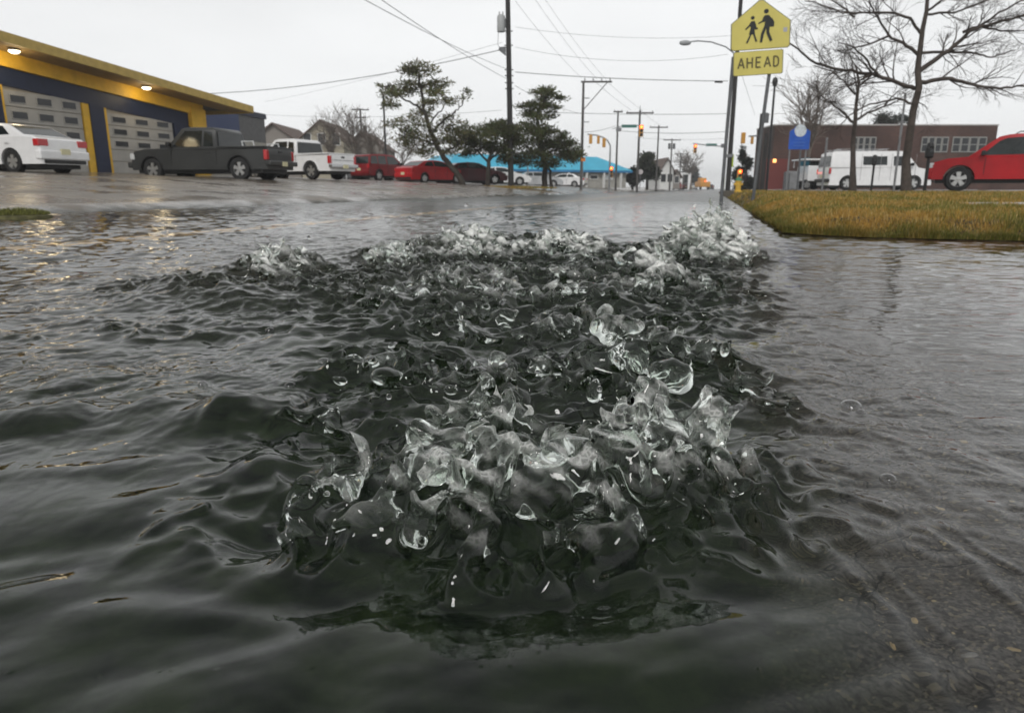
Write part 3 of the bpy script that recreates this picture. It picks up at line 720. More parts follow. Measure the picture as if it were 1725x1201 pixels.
def van(name, label, loc, hd, col):
    def ex(e, w):
        seams(e, w, (-1.1, -.10, .48, 1.75), .50, 1.9, mat('panel_gap', (.25, .25, .25), .6)); bumper(e, w, -2.76, .52, DARKP); bumper(e, w, 2.78, .52, DARKP)
        m = MB()
        for x in (-2.2, -1.0, .2):
            m.tube([(x, -.8, 2.06), (x, -.8, 2.14), (x, .8, 2.14), (x, .8, 2.06)], .02, 6)
        for y in (-.7, .7): m.tube([(-2.4, y, 2.16), (.4, y, 2.16)], .02, 6)
        m.build('roof_rack', CHROME, e)
    return make_car(name, label, 'van', loc, hd, VAN_LOW, 1.20, VAN_ROOF, 2.0, col, VAN_WIN, (-1.75, 1.75), ((1.86, 1.26), (1.42, 1.84)), ((-2.70, 1.26), (-2.64, 1.80)),
                    None, r=.37, taper=.16, tail=(-2.68, 1.02, .32, .14, .10), head=(2.66, .86, .20, .30, .18), plate=(-2.80, .75), handles=((.72, 1.05),), mirror=(1.55, 1.35), extras=ex)

# ------------------------------------------------------------------ parked vehicles
lotg = 'cars parked in the lot left of the road'
def hd_from(px, off): return math.pi / 2 - math.atan((px - 862.5) / FPX) + R(off)     # heading measured from the line of sight, + is leftwards
x, y = lotpos(14, 22.3); sedan('parked_car', 'white sedan with red tail lights parked before the first garage door', (x, y, .745), hd_from(60, 40), WHITEP, lotg)
GREYP = paint('charcoal_paint', (.034, .035, .034)); REDP = paint('red_paint', (.35, .002, .006)); MAROON = paint('maroon_paint', (.06, .004, .007)); DRED = paint('dark_red_paint', (.18, .003, .006))
BLACKP = paint('black_paint', (.012, .012, .014)); SILVER = paint('silver_paint', (.38, .39, .40))
pk = pickup('parked_pickup', 'charcoal grey pickup truck parked broadside at the end of the garage', (*lotpos(362, 27.2), .60), hd_from(366, 54), GREYP, lotg, bump=GREYP, rack=True)
pickup('parked_pickup', 'white pickup truck with its tail toward the road behind the grey pickup', (*lotpos(503, 35.0), .72), hd_from(510, 46), WHITEP, lotg, bump=CHROME)
suv('parked_car', 'red and maroon sport wagon parked beside the white pickup', (*lotpos(646, 51), .80), hd_from(646, -42), DRED, lotg, k=1.02)
sedan('parked_car', 'bright red sedan parked between the sport wagon and the leaning pine trunk', (*lotpos(728, 47), .62), hd_from(728, -48), paint('bright_red_paint', (.42, .004, .008)), lotg)
sedan('parked_car', 'maroon sedan parked behind the leaning pine trunk', (*lotpos(793, 49), .58), hd_from(793, -66), MAROON, lotg)
sedan('parked_car', 'white sedan seen behind the pines below the blue roof', (*lotpos(842, 58), .55), hd_from(842, -75), WHITEP, lotg)
sedan('parked_car', 'dark sedan parked between the white pickup and the red sport wagon', (*lotpos(592, 58), .88), hd_from(592, 20), BLACKP, lotg)
sedan('parked_car', 'silver sedan parked just right of the utility pole with the transformer', (*lotpos(905, 70), .45), hd_from(905, -80), SILVER, lotg)
sedan('parked_car', 'white hatchback parked by the wall of the blue roofed building', (*lotpos(950, 78), .45), hd_from(950, 75), WHITEP, lotg)
sedan('parked_car', 'dark green car standing behind the maroon sedan', (*lotpos(700, 60), .85), hd_from(700, 70), paint('green_paint', (.02, .03, .025)), lotg)
suv('parked_car', 'red sport wagon parked facing left behind the grass verge', (*lotpos(1694, 24.4), .22), R(150), REDP, k=1.04)
van('parked_van', 'white cargo van with roof rack parked before the brick building', (*lotpos(1468, 40), .23), R(-3), WHITEP)

# ------------------------------------------------------------------ garage on the left
CONC = mat('tan_wall', (.34, .30, .24), .8, var=.12)
NAVY = mat('navy_paint', (.006, .013, .045), .5, var=.2)
YEL = mat('yellow_paint', (.72, .43, .03), .55, var=.12, vscale=2.5)
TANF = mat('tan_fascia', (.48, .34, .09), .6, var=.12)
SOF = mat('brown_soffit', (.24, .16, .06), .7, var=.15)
DOORW = mat('garage_door_white', (.38, .37, .345), .6, var=.10, vscale=2.)
DKG = mat('dark_pane', (.02, .022, .025), .12)
WU = Vector((.297, .955, 0)).normalized(); WN = Vector((WU.y, -WU.x, 0))     # along the wall; out toward the road
p0 = at(188, 292, 30.0); WO = Vector((p0.x, p0.y, .93))
def wall_t(px):
    a = (px - 862.5) / FPX / (CP + SP * .26)
    # WO + t*WU on the ray x = a*y
    return (a * WO.y - WO.x) / (WU.x - a * WU.y)
WR = math.atan2(WU.y, WU.x)
G = empty('garage_building', WO, WR, 'long garage with yellow and navy front, sloping canopy and white roll doors', 'building')
# local: x along the wall, y = left of it (away from road), road side is -y
SL = -math.tan(R(4.6))
def topz(x, z): return z + SL * x
t_end = wall_t(346); T0 = -16.0
hd = 3.20                                   # height of the underside of the yellow header at t = 0
def strip(name, x0, x1, z0, z1, y0, y1, m, par=G, slope=True):
    k = SL if slope else 0
    P = []
    for x in (x0, x1):
        for y in (y0, y1):
            for z, kk in ((z0, k if z0 > 0 else 0), (z1, k)): P.append((x, y, z + kk * x))
    return MB().add(P, [(0, 1, 3, 2), (4, 6, 7, 5), (0, 4, 5, 1), (2, 3, 7, 6), (0, 2, 6, 4), (1, 5, 7, 3)]).build(name, m, par)
strip('wall', T0, t_end, 0, hd + .62, .05, 9.0, CONC)
strip('header', T0, t_end + .1, hd, hd + .58, -.16, .045, YEL)
strip('navy_band', T0, t_end, hd - .62, hd - .003, -.02, .046, NAVY)
cols = [(wall_t(-22), wall_t(20), NAVY), (wall_t(163) , wall_t(186), NAVY), (wall_t(300), wall_t(326), NAVY)]
for a, b_, m_ in cols: strip('pillar', a, b_, 0, hd - .6, -.10, .044, m_)
strip('corner_pillar', wall_t(326) + .01, wall_t(350), 0, hd + .3, -.22, .30, YEL)
strip('door_trim', wall_t(152), wall_t(163) - .005, 0, hd - .63, -.06, .043, YEL)
strip('door_trim', wall_t(20) + .005, wall_t(25), 0, hd - .63, -.06, .043, YEL)
strip('door_trim', wall_t(187), wall_t(191), 0, hd - .63, -.06, .043, YEL)
def garage_door(xa, xb, ncol, nrow_top):
    zt = hd - .64 + SL * (xa + xb) / 2; d = MB()
    rows = 5; rh = zt / rows
    for r_ in range(rows): d.box(((xa + xb) / 2, .02, rh * (r_ + .5)), (xb - xa, .05, rh - .025))
    D = d.build('garage_door', DOORW, G, bevel=.008, seg=1)
    cw = (xb - xa) / ncol
    for r_ in range(rows - nrow_top, rows):
        for c_ in range(ncol):
            x = xa + cw * (c_ + .5); z = rh * (r_ + .5)
            f = MB().box((x, -.012, z), (cw * .62, .03, rh * .54)).build('window_frame', DOORW, D, bevel=.01, seg=1)
            MB().box((x, -.030, z), (cw * .54, .012, rh * .42)).build('pane', DKG, D)
garage_door(wall_t(25) + .02, wall_t(151), 3, 3)
garage_door(wall_t(191) + .02, wall_t(299), 3, 3)
garage_door(wall_t(-150), wall_t(-24), 3, 3)
# canopy: soffit and tan fascia, dropping toward the far end
xe = wall_t(346) + 2.0; OV = 1.45
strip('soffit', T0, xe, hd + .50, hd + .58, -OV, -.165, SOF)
strip('fascia', T0, xe + .05, hd + .46, hd + .78, -OV - .10, -OV - .003, TANF)
strip('end_fascia', xe + .003, xe + .10, hd + .46, hd + .78, -OV - .0, 9.1, TANF)
strip('roof', T0, xe, hd + .63, hd + .72, -OV, 9.1, mat('roof_felt', (.10, .095, .09), .9))
LAMP = mat('canopy_lamp_glass', (1, .93, .75), .3, emit=(1, .86, .58), estr=5)
for px in (-200, 52, 262):
    t_ = wall_t(px) - (.85 if px > 100 else .6); zz = hd + .50 + SL * t_
    h = MB().lathe([(0, .0), (.16, -.0), (.19, -.07), (.0, -.07)], 16, (t_, -.85, zz - .002)).build('canopy_lamp', CHROME, G, smooth=40)
    MB().lathe([(0, -.16), (.10, -.15), (.17, -.105), (.175, -.072), (0, -.071)], 16, (t_, -.85, zz)).build('lamp_glass', LAMP, h, smooth=60)
    ld = bpy.data.lights.new('canopy_light', 'POINT'); ld.energy = 20; ld.color = (1, .80, .48); ld.shadow_soft_size = .30
    lo = link(bpy.data.objects.new('canopy_light', ld)); lo.parent = h; lo.location = (t_, -.85, zz - .36)
vp = MB(); vp.tube([(wall_t(172), 2.0, hd + .6), (wall_t(172), 2.0, hd + 1.75)], .07, 8).build('vent_pipe', mat('pipe_grey', (.16, .16, .17), .6), G)
# navy and grey hall behind the garage
def bld_box(e, x0, x1, y0, y1, z0, z1, m, name='wall'):
    return MB().box(((x0 + x1) / 2, (y0 + y1) / 2, (z0 + z1) / 2), (x1 - x0, y1 - y0, z1 - z0)).build(name, m, e)
a = at(344, 300, 44); b_ = at(453, 300, 52); d = (b_ - a); L_ = math.hypot(d.x, d.y)
H = empty('hall_building', (a.x, a.y, .9), math.atan2(d.y, d.x), 'grey flat roofed hall with navy panel behind the yellow corner pillar', 'building')
hz = at(410, 182, 48).z - .9
bld_box(H, 0, L_, 0, 9, 0, hz - .35, mat('grey_siding', (.13, .13, .13), .8, var=.15))
bld_box(H, -.05, L_ + .12, -.10, 9.1, hz - .345, hz, mat('navy_coping', (.02, .025, .045), .6), 'coping')
bld_box(H, .05, L_ * .56, -.06, -.003, 2.6, hz - .38, mat('blue_panel', (.010, .028, .11), .5), 'navy_panel')
bld_box(H, .1, L_ * .99, -.05, -.002, 0, 2.55, mat('pale_siding', (.36, .35, .31), .8, var=.1), 'lower_wall')
for k in range(3):
    xx = L_ * (.16 + .27 * k); bld_box(H, xx, xx + .9, -.075, -.053, 1.35, 2.2, mat('pale_pane', (.5, .52, .53), .25), 'window')
# ------------------------------------------------------------------ blue roofed building
BLUE = mat('blue_metal_roof', (.05, .40, .58), .4, var=.08, vscale=.8)
a = at(750, 300, 72); b_ = at(1066, 300, 82); d = b_ - a; L_ = math.hypot(d.x, d.y)
e = empty('blue_roof_building', (a.x, a.y, .4), math.atan2(d.y, d.x), 'long low building with bright blue hipped roof beyond the pines', 'building')
eh = at(900, 286, 77).z - .4; rh = at(900, 262, 79).z - .4
bld_box(e, .5, L_ - .5, .6, 11, 0, eh, mat('putty_wall', (.36, .35, .32), .8, var=.15))
m = MB(); m.add([(0, 0, eh), (L_, 0, eh), (L_, 11.6, eh), (0, 11.6, eh), (2.2, 2.6, rh), (L_ - 3.2, 2.6, rh), (L_ - 3.2, 9, rh), (2.2, 9, rh)],
                [(0, 1, 5, 4), (1, 2, 6, 5), (2, 3, 7, 6), (3, 0, 4, 7), (4, 5, 6, 7), (3, 2, 1, 0)]); m.build('roof', BLUE, e)
bld_box(e, .02, L_ - .02, .05, .20, eh - .22, eh - .003, mat('blue_gutter', (.03, .20, .42), .5), 'gutter')
for k in range(10):
    x0 = 1.5 + k * (L_ - 3) / 10
    w_ = bld_box(e, x0, x0 + 1.1, .50, .597, .9, eh - .45, mat('white_frame', (.62, .62, .60), .6), 'window')
    bld_box(w_, x0 + .1, x0 + 1.0, .48, .497, 1.0, eh - .55, DKG if k % 3 else mat('pale_pane', (.5, .52, .53), .25), 'pane')
for k in range(4):
    x0 = L_ * (.63 + .1 * k); bld_box(e, x0, x0 + .22, .12, .40, 0, eh - .23, mat('white_frame', (.62, .62, .60), .6), 'post')
# ------------------------------------------------------------------ brick building on the right
def brick_mat():
    m = bpy.data.materials.new('red_brick'); m.use_nodes = True; t = m.node_tree; b = t.nodes['Principled BSDF']; b.inputs['Roughness'].default_value = .85
    c = N(t, 'ShaderNodeTexCoord'); mp_ = N(t, 'ShaderNodeMapping'); mp_.inputs['Rotation'].default_value = (R(90), 0, 0)
    br = N(t, 'ShaderNodeTexBrick', Scale=1.0); br.inputs['Brick Width'].default_value = .22; br.inputs['Row Height'].default_value = .075; br.inputs['Mortar Size'].default_value = .008
    br.inputs['Color1'].default_value = (.062, .028, .022, 1); br.inputs['Color2'].default_value = (.092, .040, .030, 1); br.inputs['Mortar'].default_value = (.10, .08, .07, 1)
    t.links.new(c.outputs['Object'], mp_.inputs[0]); t.links.new(mp_.outputs[0], br.inputs['Vector'])
    n = N(t, 'ShaderNodeTexNoise', Scale=.35, Detail=4.0); t.links.new(c.outputs['Object'], n.inputs['Vector'])
    r_ = N(t, 'ShaderNodeMapRange'); r_.inputs['From Min'].default_value = .35; r_.inputs['From Max'].default_value = .65; r_.inputs['To Min'].default_value = .6; r_.inputs['To Max'].default_value = 1.2; t.links.new(n.outputs[0], r_.inputs['Value'])
    x = N(t, 'ShaderNodeMix', data_type='RGBA', blend_type='MULTIPLY'); x.inputs[0].default_value = 1; t.links.new(br.outputs[0], x.inputs[6]); t.links.new(r_.outputs[0], x.inputs[7])
    t.links.new(x.outputs[2], b.inputs['Base Color']); return m
BRICK = brick_mat()
a = at(1298, 300, 56); b_ = at(1668, 300, 56)
e = empty('brick_building', (a.x, a.y, .25), 0, 'flat roofed dark red brick building with banks of white windows behind the van', 'building')
L_ = b_.x - a.x; hz = at(1480, 212, 56).z - .25
bld_box(e, 0, L_, 0, 4, 0, hz, BRICK)
bld_box(e, -.04, L_ + .05, -.05, 4.05, hz + .003, hz + .10, mat('coping_pale', (.42, .40, .38), .7), 'coping')
WF = mat('window_white', (.27, .27, .255), .6)
zt_, zb_ = at(1500, 231, 56).z - .25, at(1500, 257, 56).z - .25
for (pa, pb) in ((1435, 1476), (1552, 1598), (1604, 1662)):
    xa, xb = at(pa, 240, 56).x - a.x, at(pb, 240, 56).x - a.x; n_ = 4
    for k in range(n_):
        x0 = xa + (xb - xa) * k / n_; x1 = xa + (xb - xa) * (k + 1) / n_ - .04
        f = bld_box(e, x0, x1, -.06, -.003, zb_, zt_, WF, 'window')
        bld_box(f, x0 + .07, x1 - .07, -.075, -.063, zb_ + .08, (zb_ + zt_) / 2 - .03, DKG, 'pane')
        bld_box(f, x0 + .07, x1 - .07, -.075, -.063, (zb_ + zt_) / 2 + .03, zt_ - .08, DKG, 'pane')
lp = at(1307, 271, 55.6)
q = MB().box((lp.x - a.x, -.12, lp.z - .25), (.22, .2, .26)).build('wall_lamp', mat('wall_lamp_glass', (1, .6, .25), .4, emit=(1, .45, .12), estr=2.2), e, bevel=.03)
dx = at(1306, 300, 56).x - a.x
e2 = empty('added_wall', (b_.x + .6, 58, .2), 0, 'low dark brick wall added to close the bright gap under the red sport wagon', 'wall')
bld_box(e2, 0, 22, 0, .3, 0, .95, BRICK, 'wall'); bld_box(e2, -.05, 22.05, -.05, .35, .953, 1.05, mat('coping_pale', (.42, .40, .38), .7), 'coping')  # added wall, blocks the bright sky strip seen beneath the wagon
bld_box(e, dx - .9, dx + .9, -.08, -.003, 0, 2.3, mat('red_door', (.16, .035, .03), .6), 'door')
# ------------------------------------------------------------------ houses far left
ROOFB = mat('brown_shingle', (.13, .095, .08), .9, var=.2)
def house(px0, px1, Y, ze, zr, wallm, label, dep=9, base=.9, rz=0, name='house', wins=3, roofm=ROOFB):
    a, b_ = at(px0, 300, Y), at(px1, 300, Y); e = empty(name, (a.x, a.y, base), rz, label, 'house'); L_ = b_.x - a.x
    he = at((px0 + px1) / 2, ze, Y).z - base; hr = at((px0 + px1) / 2, zr, Y + dep / 2).z - base
    m = MB(); m.add([(0, 0, 0), (L_, 0, 0), (L_, dep, 0), (0, dep, 0), (0, 0, he), (L_, 0, he), (L_, dep, he), (0, dep, he), (L_ / 2, 0, hr - .12), (L_ / 2, dep, hr - .12)],
                    [(0, 1, 5, 8, 4), (1, 2, 6, 5), (2, 3, 7, 9, 6), (3, 0, 4, 7), (5, 6, 9, 8), (4, 8, 9, 7)]); m.build('wall', wallm, e)
    m = MB(); o = .4
    for sd in (-1, 1):
        xe_ = -o if sd < 0 else L_ + o; ze_ = he - (hr - he) * o / (L_ / 2)
        m.add([(L_ / 2, -o, hr), (L_ / 2, dep + o, hr), (xe_, dep + o, ze_), (xe_, -o, ze_), (L_ / 2, -o, hr - .14), (L_ / 2, dep + o, hr - .14), (xe_, dep + o, ze_ - .14), (xe_, -o, ze_ - .14)],
              [(0, 1, 2, 3), (7, 6, 5, 4), (0, 3, 7, 4), (1, 5, 6, 2), (2, 6, 7, 3), (0, 4, 5, 1)])
    m.build('roof', roofm, e)
    for fl in range(2 if he > 4.5 else 1):
        for k in range(wins):
            x0 = L_ * (k + .5) / wins - .45; z0 = 1.0 + fl * 2.9
            w_ = bld_box(e, x0, x0 + .9, -.05, -.003, z0, z0 + 1.3, mat('white_frame', (.62, .62, .60), .6), 'window')
            bld_box(w_, x0 + .08, x0 + .82, -.065, -.053, z0 + .08, z0 + 1.22, DKG, 'pane')
    return e
house(425, 508, 78, 238, 213, mat('taupe_wall', (.22, .20, .18), .9), 'brown roofed house half hidden by the grey hall')
house(510, 582, 78, 232, 208, mat('beige_wall', (.34, .31, .24), .9), 'beige gabled house with brown roof left of the bare thicket')
house(582, 646, 84, 246, 226, mat('taupe_wall', (.22, .20, .18), .9), 'brown roofed house behind the bare thicket')
house(1112, 1134, 112, 285, 268, mat('house_white', (.66, .66, .64), .8), 'white gabled house with brown roof beyond the junction', base=.3, dep=12, wins=2)
house(1134, 1146, 130, 294, 287, mat('taupe_wall', (.22, .20, .18), .9), 'small far house right of the white gabled one', base=.3, dep=14, wins=1)

# ------------------------------------------------------------------ grass island, verge and tufts
def blades(name, P, hgt, wid, col, seed, lean=.45, kindlabel=None, bend=1.0):
    rs = np.random.RandomState(seed); n = len(P)
    a = rs.rand(n) * 2 * math.pi; d = np.stack([np.cos(a), np.sin(a), 0 * a], 1); s = np.stack([-np.sin(a), np.cos(a), 0 * a], 1)
    h = hgt * rs.uniform(.5, 1.25, n)[:, None]; w_ = wid * rs.uniform(.6, 1.3, n)[:, None]; l = lean * rs.rand(n)[:, None] ** .6
    up = np.array([[0, 0, 1.]])
    v0 = P - s * w_; v1 = P + s * w_; m = P + up * h * .55 + d * h * l * .35
    v2 = m + s * w_ * .8; v3 = m - s * w_ * .8; v4 = P + up * h * (1 - .25 * l * bend) + d * h * l * 1.1
    V = np.stack([v0, v1, v2, v3, v4, v4], 1).reshape(-1, 3); b = np.arange(n)[:, None] * 6
    F = np.concatenate([b + np.array([[0, 1, 2, 3]]), b + np.array([[3, 2, 4, 5]])])
    return V, F, np.repeat(col, 6, 0)
def tint_mat(name, rough=.6, trl=.25):
    m = bpy.data.materials.new(name); m.use_nodes = True; t = m.node_tree; b = t.nodes['Principled BSDF']; b.inputs['Roughness'].default_value = rough
    b.inputs['Specular IOR Level'].default_value = .25
    a = N(t, 'ShaderNodeAttribute', attribute_name='tint'); t.links.new(a.outputs['Color'], b.inputs['Base Color'])
    if trl:
        tr = N(t, 'ShaderNodeBsdfTranslucent'); t.links.new(a.outputs['Color'], tr.inputs[0]); mx_ = N(t, 'ShaderNodeMixShader'); mx_.inputs[0].default_value = trl
        t.links.new(b.outputs[0], mx_.inputs[1]); t.links.new(tr.outputs[0], mx_.inputs[2]); t.links.new(mx_.outputs[0], t.nodes['Material Output'].inputs[0])
    return m
GRASSM = tint_mat('winter_grass')
def grass_cols(x, y, n, rs, wet=0):
    k = perlin2(x / .9, y / .9, 301) * 1.1 + perlin2(x / .22, y / .22, 302) * .8 + rs.normal(0, .35, n)
    gold = np.array([.44, .26, .06]); olive = np.array([.17, .17, .035]); straw = np.array([.52, .38, .16])
    t = sstep(-.5, .6, k)[:, None]; c = olive * (1 - t) + gold * t
    u = (rs.rand(n) < .14)[:, None]; c = np.where(u, straw, c)
    return c * rs.uniform(.65, 1.25, n)[:, None]
# soil under the island: outline follows the gutter on the left and the driveway in front
fx_ = [p.x for p in ISL_F]; fy_ = [p.y for p in ISL_F]
def ragged(x): return .10 * perlin2(x / .55, x * 0 + 3.3, 330) + .05 * perlin2(x / .17, x * 0 + 7.1, 331)
def island_inside(x, y):
    n = road_n(x, y); return (n > .50) & (y > np.interp(x, fx_[2:], fy_[2:]) + ragged(x))
def island_edge_d(x, y):
    return np.minimum(road_n(x, y) - .50, y - np.interp(x, fx_[2:], fy_[2:]) - ragged(x))
def build_island():
    ys = np.concatenate([np.linspace(4.0, 8, 90), np.geomspace(8.1, 60, 70)]); u = np.linspace(0, 1, 150) ** 1.5
    V = []; 
    for yy in ys: V.append(np.stack([from_ns(.44, 0)[0] * 0 + (.44 + RD[0] * yy) / RD[1] + u * 60, np.full(150, yy)], 1))
    V = np.array(V); X, Y = V[..., 0], V[..., 1]; d = island_edge_d(X, Y)
    Z = np.where(d > -.03, island_z(Y) * sstep(-.03, .42, d) ** .8 - .03 * (1 - sstep(-.03, .05, d)), -.09)
    Z = np.where((Y > 19) & (X > 8), np.minimum(Z, .19), Z)
    I = np.arange(X.size).reshape(X.shape); F = np.stack([I[:-1, :-1], I[:-1, 1:], I[1:, 1:], I[1:, :-1]], -1).reshape(-1, 4)
    dd = d.ravel()[F].max(1); F = F[dd > -.05]
    o = np_mesh('lawn_soil', np.stack([X, Y, Z], -1).reshape(-1, 3), F, mat('lawn_soil', (.045, .032, .012), .9, var=.4, vscale=9, coords='Object')); tag(o, kind='structure')
    rs = np.random.RandomState(5); Ps = []
    for (n_, y0, y1, xr) in ((60000, 4.1, 6.5, 3.6), (60000, 6.5, 12, 6.5), (52000, 12, 24, 16)):
        y = rs.uniform(y0, y1, n_) ; x = (.5 + RD[0] * y) / RD[1] + rs.rand(n_) * xr
        Ps.append(np.stack([x, y], 1))
    # a thicker fringe along the edges
    y = rs.uniform(4.1, 9, 26000); x = (.5 + RD[0] * y) / RD[1] + rs.rand(26000) ** 2 * .25; Ps.append(np.stack([x, y], 1))
    x = rs.uniform(fx_[2], 6.5, 26000); y = np.interp(x, fx_[2:], fy_[2:]) + ragged(x) + rs.rand(26000) ** 2 * .25; Ps.append(np.stack([x, y], 1))
    P = np.concatenate(Ps); P = P[island_inside(P[:, 0], P[:, 1])]
    # bare path crossing the lawn at the right
    pth = (P[:, 1] > 6.2 + .10 * (P[:, 0] - 4.7)) & (P[:, 1] < 7.7) & (P[:, 0] > 4.62 + .10 * np.sin(P[:, 1] * 5))
    P = P[~pth]
    d = island_edge_d(P[:, 0], P[:, 1]); z = island_z(P[:, 1]) * sstep(-.03, .42, d) ** .8 - .004
    z = np.where((P[:, 1] > 19) & (P[:, 0] > 8), np.minimum(z, .19), z)
    h = (.043 + .035 * perlin2(P[:, 0] / .25, P[:, 1] / .25, 310)) * 1.0; w_ = np.full(len(P), .0017) * np.interp(P[:, 1], [4, 8, 24], [1, 2.0, 5.0])
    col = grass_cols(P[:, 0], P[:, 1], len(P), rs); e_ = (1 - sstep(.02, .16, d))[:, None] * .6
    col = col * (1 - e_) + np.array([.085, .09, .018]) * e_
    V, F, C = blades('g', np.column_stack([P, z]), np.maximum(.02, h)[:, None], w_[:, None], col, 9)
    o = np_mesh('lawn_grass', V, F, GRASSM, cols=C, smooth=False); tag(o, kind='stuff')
build_island()
pc = at(1700, 348, 6.9); m = MB(); q = [(4.66, 6.25), (9.5, 6.55), (9.5, 7.75), (4.62, 7.6), (4.52, 6.9)]
m.add([(x, y, float(island_z(y)) + .012) for x, y in q] + [(x, y, .02) for x, y in q], [(0, 1, 2, 3, 4)] + [(i, (i + 1) % 5, 5 + (i + 1) % 5, 5 + i) for i in range(5)])
o = m.build('footpath', mat('pale_concrete', (.34, .31, .29), .35, var=.2, vscale=6)); tag(o, kind='structure')
# verge at the foot of the pines and tufts by the far kerb
def patch(name, cx, cy, rx, ry, n, h, wd, label, cat, seed, colk=None, rz=0.0, z0=None):
    rs = np.random.RandomState(seed); a = rs.rand(n) * 2 * math.pi; r = np.sqrt(rs.rand(n)); lx, ly = rx * r * np.cos(a), ry * r * np.sin(a)
    x = cx + lx * math.cos(rz) - ly * math.sin(rz); y = cy + lx * math.sin(rz) + ly * math.cos(rz)
    z = ground_z(x, y) if z0 is None else np.full(n, z0) + .0
    c = grass_cols(x, y, n, rs) if colk is None else np.array(colk) * rs.uniform(.5, 1.4, n)[:, None]
    V, F, C = blades('g', np.column_stack([x, y, z]), np.full((n, 1), h) * (1.15 - .7 * r[:, None] ** 2), np.full((n, 1), wd), c, seed + 1)
    o = np_mesh(name, V, F, GRASSM, cols=C, smooth=False)
    if cat: tag(o, label, cat)
    else: tag(o, kind='stuff')
    return o
g1 = at(775, 310, 44); g2 = at(905, 310, 46); cx, cy = (g1.x + g2.x) / 2, (g1.y + g2.y) / 2
patch('verge_grass', cx, cy, 3.6, 3.0, 9000, .16, .02, None, None, 21, z0=.33)
p = gr(32, 366, .0)
MB().lathe([(.33, -.04), (.31, .045), (.22, .065), (0, .075)], 20, (p.x, p.y, -.03)).build('tuft_mound', mat('moss_mound', (.09, .085, .035), .9, var=.4, vscale=12)).name = 'kerb_stone'
bpy.data.objects['kerb_stone'].scale = (1, 1, 1); tag(bpy.data.objects['kerb_stone'], 'low mossy stone standing in the water at the left edge', 'stone')
patch('grass_tuft', p.x, p.y, .30, .28, 1800, .07, .004, 'green grass tuft growing on the low stone in the water', 'grass tuft', 31, (.15, .155, .04), z0=.03)

# ------------------------------------------------------------------ trees
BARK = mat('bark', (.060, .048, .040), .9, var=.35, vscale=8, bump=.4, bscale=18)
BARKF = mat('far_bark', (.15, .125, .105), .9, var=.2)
BARKD = mat('dark_bark', (.040, .033, .026), .9, var=.35, vscale=6)
def tubes_mesh(paths, n=5):
    """paths: list of (points (k,3), radii (k)) -> V, F (quads) in one go"""
    Vs, Fs, o = [], [], 0
    for pts, rad in paths:
        nn = n if rad[0] > .02 else 4 if rad[0] > .008 else 3
        p = np.asarray(pts, float); k = len(p); d = np.gradient(p, axis=0); d /= np.linalg.norm(d, axis=1)[:, None] + 1e-9
        ref = np.array([.31, .95, .11]) if abs(d[0, 1]) < .8 else np.array([1., 0, 0]); a = np.cross(d, ref); a /= np.linalg.norm(a, axis=1)[:, None] + 1e-9; b = np.cross(d, a)
        t = 2 * math.pi * np.arange(nn) / nn; r = np.asarray(rad)[:, None, None]
        ring = p[:, None] + (a[:, None] * np.cos(t)[None, :, None] + b[:, None] * np.sin(t)[None, :, None]) * r
        Vs.append(ring.reshape(-1, 3)); I = o + np.arange(k * nn).reshape(k, nn); J = np.roll(I, -1, 1)
        Fs.append(np.stack([I[:-1], J[:-1], J[1:], I[1:]], -1).reshape(-1, 4)); o += k * nn
    return np.concatenate(Vs), np.concatenate(Fs)
def grow(rs, p, d, L, r, lvl, out, spread=.7, up=.12, kids=(3, 6), minr=.003, decay=.62, wig=.22):
    n = max(4, int(4 + lvl * 1.5)); pts = [p]; q = p.copy(); dd = d.copy()
    for i in range(n - 1):
        dd = dd + rs.normal(0, wig, 3) * .5 + np.array([0, 0, up]) * .4; dd /= np.linalg.norm(dd); q = q + dd * L / (n - 1); pts.append(q)
    rad = np.linspace(r, max(minr * .7, r * .35), n); out.append((np.array(pts), rad))
    if lvl <= 0: return
    for k in range(rs.randint(*kids)):
        t = rs.uniform(.25, 1); i = min(n - 2, int(t * (n - 1))); f = t * (n - 1) - i; s = pts[i] * (1 - f) + pts[i + 1] * f
        tang = pts[i + 1] - pts[i]; tang /= np.linalg.norm(tang); rd = rs.normal(0, 1, 3); rd -= tang * rd.dot(tang); rd /= np.linalg.norm(rd)
        nd = tang * math.cos(spread) + rd * math.sin(spread); 
        grow(rs, s, nd, L * decay * rs.uniform(.6, 1.1), max(minr, rad[i] * .55), lvl - 1, out, spread, up, kids, minr, decay, wig)
